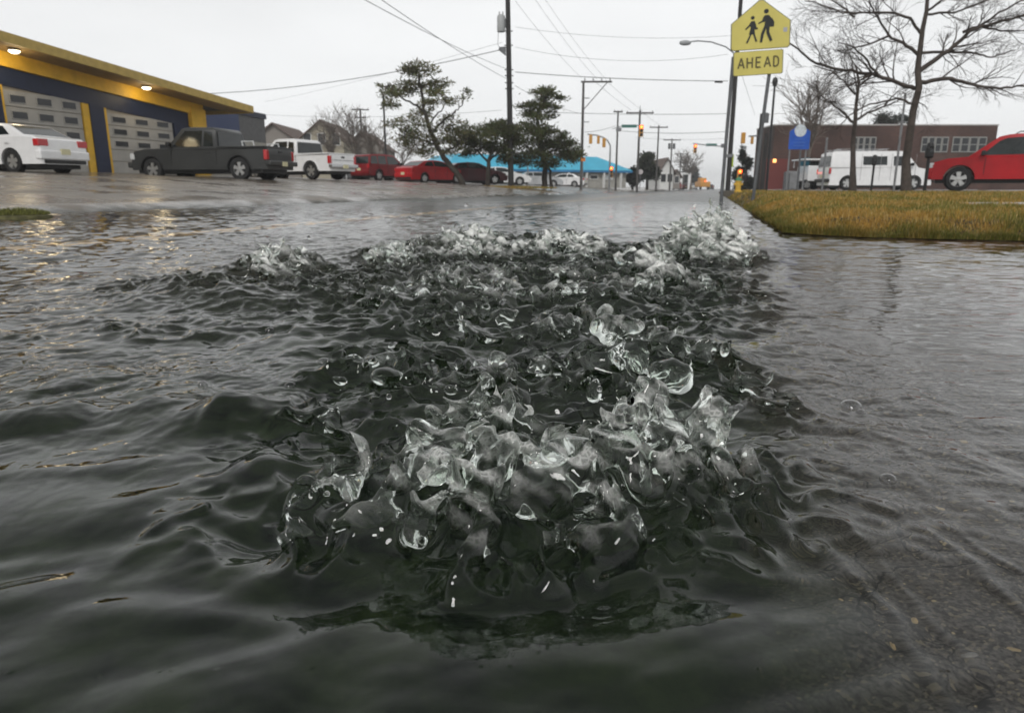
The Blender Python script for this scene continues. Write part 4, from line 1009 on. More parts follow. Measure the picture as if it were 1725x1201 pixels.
def bare_tree(name, label, Y, base_px, trunk_px, limbs_px, r0, seed, lvl=3, Lf=1.0, minr=.004, depth=.5, rpx=None, kids=(4, 6), base_z=None):
    rs = np.random.RandomState(seed); e = empty(name, at(*base_px, Y), 0, label, 'tree'); O = np.array(e.location)
    if base_z is not None: O[2] = base_z; e.location = O
    tr = np.array([np.array(at(x, y, Y)) - O for x, y in trunk_px]); tr[0, 2] = -.05
    tr[1:, 1] += rs.normal(0, .08, len(tr) - 1)
    rad = np.linspace(r0, r0 * .30, len(tr)); rad[0] *= 1.35
    def fine(p, r, k=5):
        t = np.linspace(0, len(p) - 1, (len(p) - 1) * k + 1); return np.stack([np.interp(t, range(len(p)), p[:, a]) for a in range(3)], 1), np.interp(t, range(len(p)), r)
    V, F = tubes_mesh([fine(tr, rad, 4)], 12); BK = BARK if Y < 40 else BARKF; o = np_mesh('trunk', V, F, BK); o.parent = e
    out = []
    for li, (rl, pts) in enumerate(limbs_px):
        dy = rs.uniform(-depth, depth) * 2.0
        P = np.array([np.array(at(x, y, Y)) - O for x, y in pts]); P[:, 1] += np.linspace(0, dy, len(P)); P[1:] += rs.normal(0, .03, (len(P) - 1, 3))
        q, r = fine(P, np.linspace(rl, max(minr, rl * .3), len(P)), 4); q[1:] += rs.normal(0, .012, (len(q) - 1, 3)); out.append((q, r))
        seg = np.linalg.norm(np.diff(q, axis=0), axis=1).sum(); nk = int(seg / .22 * (1 if lvl > 2 else .8))
        for k in range(nk):
            i = rs.randint(len(q) // 5, len(q) - 1); tang = q[i + 1] - q[i]; tang /= np.linalg.norm(tang)
            rd = rs.normal(0, 1, 3); rd -= tang * rd.dot(tang); rd /= np.linalg.norm(rd); nd = tang * .75 + rd * .66
            grow(rs, q[i], nd, Lf * rs.uniform(.5, 1.1), max(minr, r[i] * .45), lvl - 2, out, .6, .10, kids, minr)
    V, F = tubes_mesh(out, 6); o = np_mesh('crown', V, F, BK); o.parent = e
    return e
T1 = [(1527, 322), (1531, 270), (1534, 225), (1539, 185), (1543, 150), (1545, 118), (1549, 85), (1554, 50), (1559, 20), (1563, -15), (1570, -70)]
L1 = [(0.058, [(1541, 150), (1515, 140), (1480, 128), (1440, 118), (1405, 112), (1372, 98), (1345, 74), (1322, 62)]),
      (0.048, [(1546, 92), (1520, 75), (1500, 55), (1478, 22), (1462, -15)]),
      (0.068, [(1547, 122), (1572, 100), (1600, 82), (1622, 55), (1655, 46), (1700, 36), (1740, 20)]),
      (0.061, [(1545, 140), (1572, 133), (1598, 134), (1630, 146), (1665, 151), (1700, 148), (1745, 146)]),
      (0.041, [(1548, 90), (1600, 86), (1650, 88), (1680, 96), (1725, 82)]), (0.041, [(1552, 58), (1525, 35), (1490, 22), (1440, 30), (1400, 34), (1340, 12)]),
      (0.034, [(1535, 175), (1515, 165), (1480, 172), (1452, 190), (1437, 205)]), (0.034, [(1560, 20), (1590, 0), (1640, -20)]), (0.034, [(1558, 25), (1600, 25), (1650, 5), (1700, -10)]),
      (0.041, [(1622, 55), (1650, 40), (1690, 15), (1725, -5)]), (0.034, [(1480, 128), (1450, 100), (1420, 85), (1395, 80)]), (0.031, [(1500, 60), (1470, 70), (1440, 78), (1420, 82)]),
      (0.031, [(1560, -10), (1530, -30), (1470, -40)]), (0.027, [(1545, 160), (1565, 168), (1600, 170)]), (0.031, [(1655, 46), (1690, 55), (1730, 60)]), (0.027, [(1440, 30), (1420, 10), (1380, -10), (1330, -20)])]
bare_tree('bare_tree', 'large bare street tree on the lawn between the white van and the red sport wagon', 20.5, (1527, 323), T1, L1, .118, 3, lvl=4, Lf=1.1, minr=.0032, base_z=.22)
T2 = [(1437, 318), (1437, 280), (1439, 240), (1437, 208), (1440, 175), (1443, 140), (1446, 110)]
L2 = [(.05, [(1437, 207), (1460, 192), (1490, 178), (1520, 168)]), (.05, [(1437, 207), (1425, 190), (1408, 172), (1390, 158)]), (.04, [(1439, 190), (1438, 165), (1434, 135), (1420, 100)]),
      (.04, [(1442, 150), (1465, 125), (1480, 95)]), (.035, [(1441, 160), (1420, 135), (1400, 120), (1375, 110)]), (.035, [(1408, 172), (1390, 172), (1370, 165)]), (.03, [(1490, 178), (1500, 160), (1515, 150)])]
bare_tree('bare_tree', 'slender bare tree on the lawn in front of the white van', 27, (1437, 319), T2, L2, .11, 8, lvl=4, Lf=1.0, minr=.006, base_z=.24)
def small_bare(px, Ys, top, base, seed, label, spr=1.0, r0=.12, n=5, lvl=3, bz=.3, mr=.012):
    H_ = [(px, base), (px + 1, base - (base - top) * .4)]; rs = random.Random(seed); L = []
    for k in range(n):
        a = rs.uniform(-1, 1); L.append((r0 * .5, [(px + 1, base - (base - top) * rs.uniform(.25, .42)), (px + a * 16 * spr, base - (base - top) * .62), (px + a * 30 * spr, top + rs.uniform(0, 12))]))
    return bare_tree('bare_tree', label, Ys, (px, base), H_, L, r0, seed, lvl, (base - top) / FPX * Ys * .30, mr, base_z=bz)
small_bare(1362, 50, 150, 316, 41, 'bare tree standing behind the blue sign', 1.1, .16, 6, 3, .25, .012)
small_bare(598, 66, 196, 302, 43, 'bare thicket tree in front of the beige gabled house', 1.2, .12, 6, 3, .9, .016)
small_bare(560, 68, 205, 302, 44, 'bare thicket tree left of the double crossarm pole', 1.1, .11, 6, 3, .9, .016)
small_bare(632, 66, 214, 303, 45, 'bare thicket tree beside the thin dark pole', 1.0, .11, 6, 3, .9, .016)
small_bare(676, 62, 232, 305, 46, 'low bare tree behind the red sedan', 1.1, .10, 6, 3, .8, .014)
small_bare(1163, 150, 262, 316, 47, 'far bare tree over the end of the street', .6, .25, 6, 3, .2, .03)

def leafy(name, label, Y, base_px, trunks, clumps, nleaf, leaf, seed, colr, depth=1.0, base_z=.4, twig=True, needle=True):
    """clumps: (px, py, rx_px, ry_px) each turned into a cloud of small leaf blades round twigs"""
    rs = np.random.RandomState(seed); O = np.array(at(*base_px, Y)); O[2] = base_z; e = empty(name, O, 0, label, 'tree')
    paths = []
    for r_, pts in trunks:
        P = np.array([np.array(at(x, y, Y)) - O for x, y in pts]); t = np.linspace(0, len(P) - 1, (len(P) - 1) * 4 + 1)
        if P[0, 2] < .5: P[0, 2] = -.1
        P[1:, 1] += rs.uniform(-depth, depth) * .3
        q = np.stack([np.interp(t, range(len(P)), P[:, a]) for a in range(3)], 1); q[1:] += rs.normal(0, .03, (len(q) - 1, 3)); paths.append((q, np.linspace(r_, r_ * .35, len(q))))
    allp = np.concatenate([p for p, r in paths]); tw = []; LP, LD, LC = [], [], []
    area = sum(c[2] * c[3] for c in clumps)
    for (px, py, rx, ry) in clumps:
        ry = ry * (.72 if Y < 50 else 1)
        c = np.array(at(px, py, Y)) - O; c[1] += rs.uniform(-depth, depth); sx, sz = rx / FPX * Y, ry / FPX * Y; sy = sx * .8
        k = max(3, int(14 * rx * ry / 400)); j = np.argmin(np.linalg.norm(allp - c, axis=1)); mid = (allp[j] + c) / 2 + rs.normal(0, .08, 3)
        tw.append((np.array([allp[j], mid, c]), np.array([.035, .025, .015])))
        n = int(nleaf * rx * ry / area); shade = rs.uniform(.7, 1.25); sub = []
        for _ in range(k):
            u = rs.normal(0, 1, 3); u /= np.linalg.norm(u); u *= rs.rand() ** .35; s_ = c + u * np.array([sx, sy, sz]); sub.append(s_); tw.append((np.array([c, (c + s_) / 2 + rs.normal(0, .04, 3), s_]), np.array([.014, .010, .006])))
        sub = np.array(sub); idx = rs.randint(0, k, n); P = sub[idx] + rs.normal(0, 1, (n, 3)) * np.array([sx, sy, sz]) * .34
        D = P - c * .9 - sub[idx] * .1; D /= np.linalg.norm(D, axis=1)[:, None] + 1e-6; D += rs.normal(0, .5, (n, 3)) + np.array([0, 0, .25]); D /= np.linalg.norm(D, axis=1)[:, None]
        LP.append(P); LD.append(D); LC.append(np.array(colr) * (rs.uniform(.55, 1.5, (n, 1)) * shade) * (1 + rs.normal(0, .12, (n, 3))))
    P = np.concatenate(LP); D = np.concatenate(LD); C = np.clip(np.concatenate(LC), .004, 1); n = len(P)
    r_ = rs.normal(0, 1, (n, 3)); S = np.cross(D, r_); S /= np.linalg.norm(S, axis=1)[:, None] + 1e-9; l = leaf * rs.uniform(.6, 1.3, (n, 1)); w_ = l * (.16 if needle else .38)
    V = np.stack([P - S * w_ * .4, P + D * l * .5 - S * w_, P + D * l, P + D * l * .5 + S * w_], 1).reshape(-1, 3); F = np.arange(4 * n).reshape(n, 4)
    o = np_mesh('crown', V, F, LEAFM, cols=np.repeat(C, 4, 0), smooth=False); o.parent = e
    V, F = tubes_mesh(paths + tw, 7); o2 = np_mesh('trunk', V, F, BARKD); o2.parent = e
    return e
LEAFM = tint_mat('foliage', .55, .35)
PINE = (.12, .118, .052); CED = (.085, .095, .036)
leafy('pine_tree', 'tall leaning pine with open tufted crown on the verge', 43, (783, 308),
      [(.20, [(783, 310), (768, 290), (752, 270), (738, 250), (727, 225), (718, 200), (712, 165), (706, 130)]), (.08, [(727, 225), (745, 205), (765, 190), (778, 178)]), (.07, [(716, 190), (690, 172), (668, 160), (652, 150)]),
       (.07, [(735, 245), (705, 235), (680, 225)]), (.08, [(745, 262), (770, 245), (790, 235)]), (.06, [(720, 210), (740, 190), (752, 172)])],
      [(708, 122, 20, 12), (690, 130, 18, 12), (726, 118, 14, 6), (742, 134, 18, 9), (672, 146, 20, 12), (648, 142, 10, 5), (665, 166, 16, 12), (700, 150, 24, 14), (725, 150, 20, 12), (655, 180, 12, 8), (740, 160, 18, 8), (768, 164, 16, 7), (782, 158, 9, 5),
       (745, 176, 20, 7), (715, 176, 16, 8), (705, 196, 16, 12), (690, 205, 18, 10), (660, 208, 20, 5), (680, 228, 22, 12), (716, 222, 20, 14), (745, 212, 16, 8), (765, 200, 18, 7), (700, 245, 20, 12), (735, 238, 22, 12), (768, 232, 20, 11), (725, 260, 20, 9), (760, 255, 18, 9), (790, 222, 14, 8), (757, 222, 16, 8)],
      12500, .21, 11, PINE, depth=1.0, base_z=.42)
leafy('juniper_tree', 'low spreading evergreen with dark trunk left of the transformer pole', 45, (822, 308),
      [(.17, [(822, 310), (822, 285), (826, 262), (832, 245)]), (.08, [(824, 275), (805, 255), (790, 242)]), (.08, [(824, 272), (842, 252), (852, 240)])],
      [(800, 225, 24, 16), (825, 215, 22, 14), (845, 222, 18, 16), (785, 240, 18, 14), (812, 248, 24, 12), (838, 246, 20, 14), (850, 262, 12, 14), (795, 258, 14, 8), (838, 206, 12, 7), (860, 235, 14, 18)],
      13000, .21, 12, CED, depth=1.2, base_z=.42)
leafy('cedar_tree', 'tall evergreen with flattened pointed top right of the transformer pole', 48, (917, 310),
      [(.20, [(917, 311), (918, 285), (914, 255), (908, 225), (905, 190), (922, 160)]), (.12, [(930, 311), (926, 288), (920, 265)]), (.08, [(914, 262), (945, 250), (965, 240)]), (.08, [(912, 262), (890, 250), (878, 240)])],
      [(925, 148, 16, 6), (915, 160, 20, 7), (932, 166, 18, 7), (905, 172, 22, 8), (928, 182, 18, 6), (896, 184, 18, 7), (910, 194, 22, 7), (890, 204, 20, 9), (905, 218, 24, 12), (885, 228, 22, 14), (875, 250, 20, 16), (905, 245, 24, 16), (930, 232, 22, 12), (950, 240, 20, 12), (965, 250, 16, 13), (935, 258, 22, 14), (960, 270, 18, 10), (900, 268, 22, 12), (925, 276, 22, 10), (975, 262, 10, 8), (880, 272, 14, 10), (945, 225, 10, 5)],
      21000, .22, 13, CED, depth=1.4, base_z=.42)
leafy('cedar_tree', 'dark rounded evergreen beyond the blue roofed building', 92, (1090, 312), [(.2, [(1090, 314), (1090, 295), (1090, 275)])],
      [(1090, 272, 11, 8), (1083, 284, 9, 8), (1097, 284, 9, 8), (1090, 294, 12, 7), (1078, 298, 7, 6)], 7000, .34, 14, (.035, .042, .022), base_z=.3, needle=False)
leafy('cedar_tree', 'dark low evergreen at the corner of the blue roofed building', 84, (1066, 312), [(.15, [(1066, 314), (1066, 300)])],
      [(1064, 294, 8, 8), (1070, 302, 7, 6), (1060, 304, 7, 5)], 3000, .3, 15, (.02, .024, .016), base_z=.3, needle=False)
leafy('conifer', 'narrow dark conifer behind the yellow signal heads', 62, (1256, 316), [(.14, [(1256, 318), (1256, 290), (1256, 262)])],
      [(1256, 250, 3, 7), (1256, 264, 6, 8), (1256, 278, 9, 8), (1256, 292, 12, 8), (1257, 305, 15, 8), (1257, 314, 15, 5)], 5000, .25, 16, (.045, .055, .04), base_z=.25)
leafy('conifer', 'dark evergreen bush between the conifer and the brick building', 60, (1280, 316), [(.1, [(1280, 318), (1280, 300)])],
      [(1278, 308, 10, 8), (1288, 300, 8, 10), (1270, 312, 8, 5)], 3000, .25, 17, (.045, .05, .04), base_z=.25)
leafy('far_tree', 'far dark tree closing the street on the left side', 190, (1162, 314), [(.3, [(1162, 316), (1162, 300)])],
      [(1160, 300, 9, 7), (1166, 292, 6, 8), (1170, 304, 7, 5), (1152, 306, 6, 4)], 3000, .7, 18, (.05, .055, .05), base_z=.2, needle=False)
leafy('evergreen_top', 'dark evergreen crown rising behind the brick building roof', 75, (1503, 312), [(.2, [(1503, 314), (1503, 240)])],
      [(1500, 200, 16, 7), (1490, 210, 14, 7), (1514, 208, 14, 8), (1502, 214, 16, 6)], 3000, .28, 19, (.04, .045, .035), base_z=.25)

# ------------------------------------------------------------------ poles, wires, signals and signs
WOOD = mat('creosote_wood', (.026, .024, .023), .85, var=.35, vscale=3, stretch=(4, 4, .4))
WOODL = mat('weathered_wood', (.075, .070, .066), .85, var=.3, vscale=3)
STEEL = mat('galvanised_steel', (.22, .225, .23), .45, metal=.4, var=.15)
STEELD = mat('grey_steel', (.115, .120, .125), .5, metal=.3, var=.2)
CER = mat('porcelain', (.3, .3, .3), .3)
def pole(px_b, py_t, Y, r, label, name='utility_pole', lean=0.0, matl=WOOD, cat='pole', base=None, taper=.7, group=None):
    b = at(px_b, 316, Y); z0 = base if base is not None else .3
    e = empty(name, (b.x, b.y, z0), 0, label, cat, group); top = at(px_b, py_t, Y).z - z0
    MB().tube([(0, 0, -.3), (lean * top * .5, 0, top * .5), (lean * top, 0, top)], [r, r * (1 + taper) / 2, r * taper], 12).build('shaft', matl, e, smooth=50)
    e['h'] = top; return e, top
def crossarm(e, z, L, rz, n=4, matl=WOOD, d=.11):
    MB().box((0, 0, z), (L, d, d + .02), rz).build('crossarm', matl, e)
    for k in range(n):
        t = (k / (n - 1) - .5) * (L - .2); x, y = t * math.cos(rz), t * math.sin(rz)
        MB().lathe([(0, 0), (.045, .01), (.03, .05), (.055, .09), (.03, .15), (0, .16)], 8, (x, y, z + d / 2 + .012)).build('insulator', CER, e, smooth=50)
P1, h1 = pole(861, -70, 45, .185, 'tall dark wooden pole with grey transformer on the verge', lean=-.018, base=.35)
tz = at(850, 40, 45).z - .35; lx = -.018 * tz
t_ = MB().lathe([(0, -.48), (.22, -.47), (.24, -.42), (.24, .36), (.20, .44), (.10, .48), (0, .49)], 18, (lx - .42, 0, tz)).build('transformer', mat('transformer_grey', (.34, .35, .35), .5), P1, smooth=40)
for s in (-.1, .1): MB().lathe([(0, 0), (.04, 0), (.05, .06), (.03, .1), (.045, .16), (0, .2)], 8, (lx - .42 + s, 0, tz + .46)).build('bushing', CER, t_, smooth=50)
MB().box((lx - .18, 0, tz), (.3, .1, .5)).build('mounting_bracket', STEELD, P1)
bz = at(850, 84, 45).z - .35; MB().prism([(-.02, -.35), (-.02, .15), (-.42, .12), (-.46, -.02)], -.1, .1, lambda x, y, z: (lx - .12 + x, y, bz + z)).build('cable_bracket', STEELD, P1)
MB().tube([(lx - .58, 0, tz - .3), (lx - .62, 0, tz - 1.2), (lx - .5, 0, bz + .12)], .012, 5).build('drop_wire', WOOD, P1)
for py in (53, 77, 118, 128, 140, 150): 
    zz = at(861, py, 45).z - .35; MB().box((-.018 * zz, 0, zz), (.52, .06, .06)).build('step_bolt', STEELD, P1)
P2, h2 = pole(979, 137, 60, .13, 'wooden pole with one long braced arm right of the pines', base=.3, matl=WOODL)
MB().box((1.05, 0, h2 - .06), (2.5, .12, .13)).build('crossarm', WOODL, P2); MB().tube([(.05, 0, h2 - 2.2), (1.9, 0, h2 - .12)], .04, 6).build('brace', WOODL, P2)
for k in range(4): MB().lathe([(0, 0), (.06, .02), (.04, .1), (.07, .14), (0, .26)], 8, (.1 + .68 * k, 0, h2 + .005)).build('insulator', CER, P2, smooth=50)
for z_ in (1.0, 3.3): MB().box((.25, 0, h2 - .5 - z_ * .8), (.6, .06, .06)).build('step_bolt', STEELD, P2)
P3, h3 = pole(1037, 187, 72, .11, 'plain pole between the signal mast and the red overhead signal', base=.3, matl=WOODL, lean=0); crossarm(P3, h3 - .1, .9, 0, 2, WOODL)
P4, h4 = pole(1073, 186, 70, .13, 'pole with short crossarm beside the lit overhead signal', base=.3, matl=WOODL); crossarm(P4, h4 - .25, 2.6, 0, 3, WOODL)
MB().tube([(0, 0, h4 - .2), (0, 0, h4 + .4)], .03, 6).build('lightning_rod', STEELD, P4)
P5, h5 = pole(1105, 212, 88, .12, 'pole with crossarm above the rounded evergreen', base=.3, matl=WOODL); crossarm(P5, h5 - .2, 2.2, 0, 3, WOODL)
P6, h6 = pole(1128, 234, 110, .14, 'pole with transformers beside the white gabled house', base=.3, matl=WOODL); crossarm(P6, h6 - .2, 2.6, 0, 3, WOODL)
for s in (-.35, .35): MB().lathe([(0, -.4), (.2, -.4), (.2, .4), (0, .45)], 12, (s, 0, h6 - 1.1)).build('transformer', STEELD, P6, smooth=40)
P7, h7 = pole(1144, 258, 140, .14, 'far pole with crossarm right of the white gabled house', base=.3, matl=WOODL); crossarm(P7, h7 - .2, 2.4, 0, 3, WOODL)
P7b, h7b = pole(1151, 262, 165, .14, 'farthest pole of the left hand row', base=.3, matl=WOODL); crossarm(P7b, h7b - .2, 2.6, 0, 3, WOODL)
P8, h8 = pole(613, 183, 85, .15, 'wooden pole with double crossarm over the bare thicket', base=.9, matl=WOODL); crossarm(P8, h8 - .15, 2.0, .1, 4, WOODL); crossarm(P8, h8 - 1.0, 1.3, .1, 3, WOODL)
MB().lathe([(0, -.5), (.26, -.5), (.26, .5), (0, .55)], 12, (.45, 0, h8 - 2.4)).build('transformer', STEELD, P8, smooth=40)
P9, h9 = pole(652, 160, 58, .10, 'thin dark pole left of the leaning pine', base=.85)
P10, h10 = pole(889, 265, 62, .07, 'short grey steel post beside the cedar trunk', name='steel_post', base=.45, matl=STEEL)
# right side poles
P11, h11 = pole(1226, -60, 45, .155, 'leaning dark pole carrying the cobra head street lamp', lean=.0, base=.30)
z_ = at(1234, 78, 45).z - .30
MB().tube([(0, 0, z_ - .55), (-.7, 0, z_ - .05), (-1.6, 0, z_ + .22), (-2.4, 0, z_ + .28), (-2.95, 0, z_ + .22)], .035, 8).build('lamp_arm', STEELD, P11)
MB().lathe([(0, -.36), (.10, -.30), (.15, -.05), (.13, .2), (.06, .34), (0, .36)], 14, (-3.15, 0, z_ + .17), 'x').build('lamp_head', mat('lamp_housing', (.30, .31, .32), .4), P11, smooth=50)
bz2 = at(1228, 263, 45).z - .3; MB().lathe([(.19, -.1), (.21, -.08), (.21, .08), (.19, .1)], 12, (0, 0, bz2)).build('pole_band', STEEL, P11)
P12, h12 = pole(1274, 192, 55, .20, 'dark pole topped by a small transformer between the sign posts', base=.3)
MB().lathe([(0, -.35), (.2, -.35), (.22, .3), (0, .4)], 12, (.32, 0, h12 - .3)).build('transformer', STEELD, P12, smooth=40)
P13, h13 = pole(1284, 225, 52, .17, 'short black pole stub left of the right sign post', base=.3)
P14, h14 = pole(1291, 138, 36, .07, 'slim black lamp post with small lamp head near the right sign post', name='lamp_post', base=.28, matl=mat('black_steel', (.012, .012, .013), .4), cat='lamp post')
MB().lathe([(0, -.22), (.09, -.2), (.14, 0), (.10, .16), (0, .22)], 12, (0, 0, h14)).build('lamp_head', DARKP, P14, smooth=50)
P15, h15 = pole(1217, 240, 120, .10, 'thin grey far pole behind the tall green banner', base=.3, matl=STEEL)
# wires: sagging spans between fixed points
WIRE = mat('wire_black', (.03, .03, .03), .5)
wg = 'overhead wires across the white sky'
def wire(a, b, sag, r=.016, label='thin dark overhead wire'):
    a, b = Vector(a), Vector(b); pts = []
    for i in range(25):
        t = i / 24; p = a.lerp(b, t); p.z -= sag * 4 * t * (1 - t); pts.append(p)
    o = MB().tube(pts, r, 5).build('power_line', WIRE); return tag(o, label, 'wire', wg)
def A(px, py, Y): return at(px, py, Y)
W = [(A(560, -30, 22), A(857, 118, 45), .15, .012, 'lower of the two wires falling from top centre to the transformer pole'), (A(628, -10, 24), A(857, 135, 45), .12, .012, 'wire crossing its neighbour just left of the transformer pole'),
     (A(190, 158, 60), A(846, 84, 45), .9, .022, 'wire rising from the garage roof to the transformer pole bracket'), (A(445, 172, 85), A(846, 72, 45), .2, .009, 'faint wire from the hall to the transformer pole'),
     (A(440, 193, 80), A(845, 186, 60), .4, .012, 'faint low wire passing behind the leaning pine'),
     (A(868, 122, 45), A(1226, 137, 45), .12, .020, 'heavy wire from the transformer pole to the street lamp pole'), (A(868, 46, 45), A(1240, 60, 45), .35, .008, 'faint wire from the transformer to the right'),
     (A(868, 80, 45), A(1226, 92, 45), .55, .009, 'faint sagging wire above the heavy one'), (A(868, 145, 45), A(979, 192, 60), .2, .012, 'wire dropping from the transformer pole to the braced arm pole'),
     (A(868, 2, 45), A(980, 132, 60), .2, .009, 'outer wire from the pole top to the braced arm'), (A(895, -10, 45), A(1005, 133, 60), .2, .009, 'second wire from the top edge to the braced arm'), (A(912, -10, 45), A(1020, 133, 60), .2, .009, 'third wire from the top edge to the braced arm'),
     (A(1000, 135, 60), A(1063, 186, 70), .1, .010, 'wire between the braced arm and the short crossarm pole'), (A(1020, 135, 60), A(1082, 186, 70), .1, .010, 'second wire between the braced arm and the short crossarm pole'),
     (A(1080, 187, 70), A(1113, 212, 88), .1, .011, 'wire between the two right hand crossarm poles of the row'), (A(868, 187, 60), A(1226, 192, 60), .15, .018, 'long level wire above the signals'),
     (A(1037, 220, 72), A(1226, 222, 60), .2, .020, 'long level wire below the first one over the street'), (A(1070, 232, 80), A(1230, 233, 80), .2, .012, 'lowest faint wire over the street'),
     (A(985, 223, 60), A(1037, 212, 72), .12, .018, 'short span from the braced pole toward the green street sign'), (A(1250, 128, 36), A(1272, 195, 55), .0, .008, 'guy wire between the two sign posts'),
     (A(1310, 133, 45), A(1800, 150, 45), .3, .008, 'faint wire running behind the large bare tree')]
for a in W: wire(*a)
sp_ = MB().tube([A(1204, 138.5, 45), A(1217, 138.8, 45)], .055, 8).build('splice_case', WIRE); tag(sp_, 'black splice case hanging on the heavy wire left of the lamp pole', 'splice case')
# ------------------------------------------------------------------ traffic signals
SIGY = mat('signal_yellow', (.55, .27, .04), .5); REDON = mat('red_light', (1, .1, .02), .3, emit=(1, .07, .015), estr=9.0)
AMB = mat('amber_core', (1, .3, .05), .3, emit=(1, .30, .03), estr=6.0); LENSOFF = mat('lens_off', (.02, .02, .02), .3)
sg = 'traffic signal heads at the junction'
def signal(px, py, Y, hpx, label, lit=None, back=False, rz=0.0):
    c = at(px, py, Y); H = hpx / FPX * Y; w_ = H * .36; e = empty('traffic_signal', (c.x, c.y, c.z - H / 2), rz, label, 'traffic light', sg)
    MB().box((0, 0, H / 2), (w_, w_ * .8, H)).build('housing', SIGY, e, bevel=w_ * .08)
    if not back:
        for k in range(3):
            z = H * (5 / 6 - k / 3); on = lit == k
            MB().lathe([(0, -w_ * .42), (w_ * .38, -w_ * .42), (w_ * .38, -w_ * .39), (0, -w_ * .39)], 16, (0, 0, z), 'y').build('lens', REDON if on else LENSOFF, e)
            if on: MB().lathe([(0, -w_ * .45), (w_ * .16, -w_ * .45), (w_ * .16, -w_ * .425), (0, -w_ * .425)], 12, (0, 0, z), 'y').build('lens', AMB, e)
            v = MB(); v.tube([(0, -w_ * .40, z + w_ * .45), (0, -w_ * .95, z + w_ * .42)], .001, 3)
            q = arc(0, z, w_ * .45, 20, 160, 8) + arc(0, z, w_ * .41, 160, 20, 8); v = MB().prism(q, -w_ * .41, -w_ * .95); v.build('visor', SIGY, e)
    else:
        for k in range(3): MB().box((0, -w_ * .42, H * (5 / 6 - k / 3)), (w_ * .8, w_ * .06, H * .27)).build('door_panel', SIGY, e, bevel=w_ * .03)
    return e
signal(1080, 221, 66, 18, 'traffic signal lit red hanging right of the short crossarm pole', 0)
signal(1171, 251, 100, 13, 'traffic signal lit red hanging over the street centre', 0)
signal(995, 235, 66, 14, 'yellow signal head leftmost of the three on the curved mast', None, True)
signal(1008, 236, 66, 12, 'yellow signal head in the middle of the three on the curved mast', None, True)
signal(1017.5, 241, 66, 14, 'yellow signal head nearest the curved mast upright', None, True)
signal(1252, 233, 56, 17, 'larger yellow signal head between the lamp pole and the transformer topped pole', None, True)
signal(1267, 237, 60, 11, 'smaller yellow signal head touching the transformer topped pole', None, True)
signal(1029, 290, 70, 17, 'low signal lit red on the curved mast upright', 0)
signal(1245.5, 296, 48, 19, 'low signal lit red behind the left sign post', 0)
m1, hm = pole(1026, 246, 69, .10, 'grey signal mast with arm curving left', name='signal_mast', base=.3, matl=STEEL, cat='signal mast')
MB().tube([(0, 0, hm), (-.3, 0, hm + .5), (-.7, 0, hm + .75), (-1.3, 0, hm + .95), (-2.2, 0, hm + 1.05)], .06, 8).build('mast_arm', STEEL, m1)
m2 = empty('signal_mast', at(1213, 246, 102), 0, 'grey signal arm with green street sign over the street', 'signal mast')
MB().tube([(-3.8, 0, .3), (-1.5, 0, .05), (.6, 0, -.1)], .07, 8).build('mast_arm', STEEL, m2); MB().box((-1.2, 0, .12), (1.5, .05, .36)).build('street_sign', mat('street_green', (.03, .16, .13), .5), m2)
MB().tube([(.6, 0, -6.0), (.6, 0, .2)], .09, 8).build('upright', STEEL, m2); MB().box((.45, 0, .0), (.6, .3, .5)).build('junction_box', STEELD, m2)
m3 = empty('street_sign', at(1060, 213, 70), 0, 'teal street name sign on the arm between two poles', 'street sign')
MB().box((0, 0, 0), (1.45, .05, .28)).build('blade', mat('street_green', (.03, .16, .13), .5), m3, bevel=.01); MB().tube([(-1.6, 0, -.25), (-.7, 0, .02), (.9, .0, .05)], .035, 6).build('arm', STEELD, m3); MB().box((-1.0, 0, -.3), (.5, .2, .35)).build('control_box', STEEL, m3)
arm = MB().tube([at(1262, 230, 58), at(1278, 229, 55.2)], .06, 6).build('signal_bracket', STEELD); tag(arm, 'short dark bracket between the small yellow head and its pole', 'bracket')
def sign_plate(px, py, Y, wpx, hpx, matl, label, shape='rect', base=.3, post=True, name='road_sign'):
    c = at(px, py, Y); w_, h_ = wpx / FPX * Y, hpx / FPX * Y; e = empty(name, (c.x, c.y, base), 0, label, 'sign'); z = c.z - base
    if post: MB().tube([(0, .03, -.1), (0, .03, z + h_ * .4)], .035, 6).build('post', STEEL, e)
    if shape == 'disc': q = arc(0, z, w_ / 2, 0, 345, 20)
    else: q = [(-w_ / 2, z - h_ / 2), (w_ / 2, z - h_ / 2), (w_ / 2, z + h_ / 2), (-w_ / 2, z + h_ / 2)]
    MB().prism(q, -.03, -.005).build('plate', matl, e, bevel=.008, seg=1); return e
sign_plate(982, 269, 58, 8, 6, mat('orange_sign', (.62, .20, .04), .5), 'small orange sign on the braced arm pole')
sign_plate(1079, 290, 71, 8, 9, mat('white_sign', (.6, .55, .55), .5), 'round whitish sign right of the lit overhead signal pole', 'disc')
sign_plate(1219, 291, 49, 5, 52, mat('lime_banner', (.42, .52, .04), .5), 'tall narrow lime green banner left of the lamp pole', name='banner_sign')
sign_plate(1232.5, 271, 46.5, 6, 20, mat('lime_banner', (.42, .52, .04), .5), 'small lime green plate on the right of the lamp pole', post=False)
sign_plate(1245, 304, 47, 7, 5, mat('street_green', (.03, .16, .13), .5), 'small green plate under the low red signal')
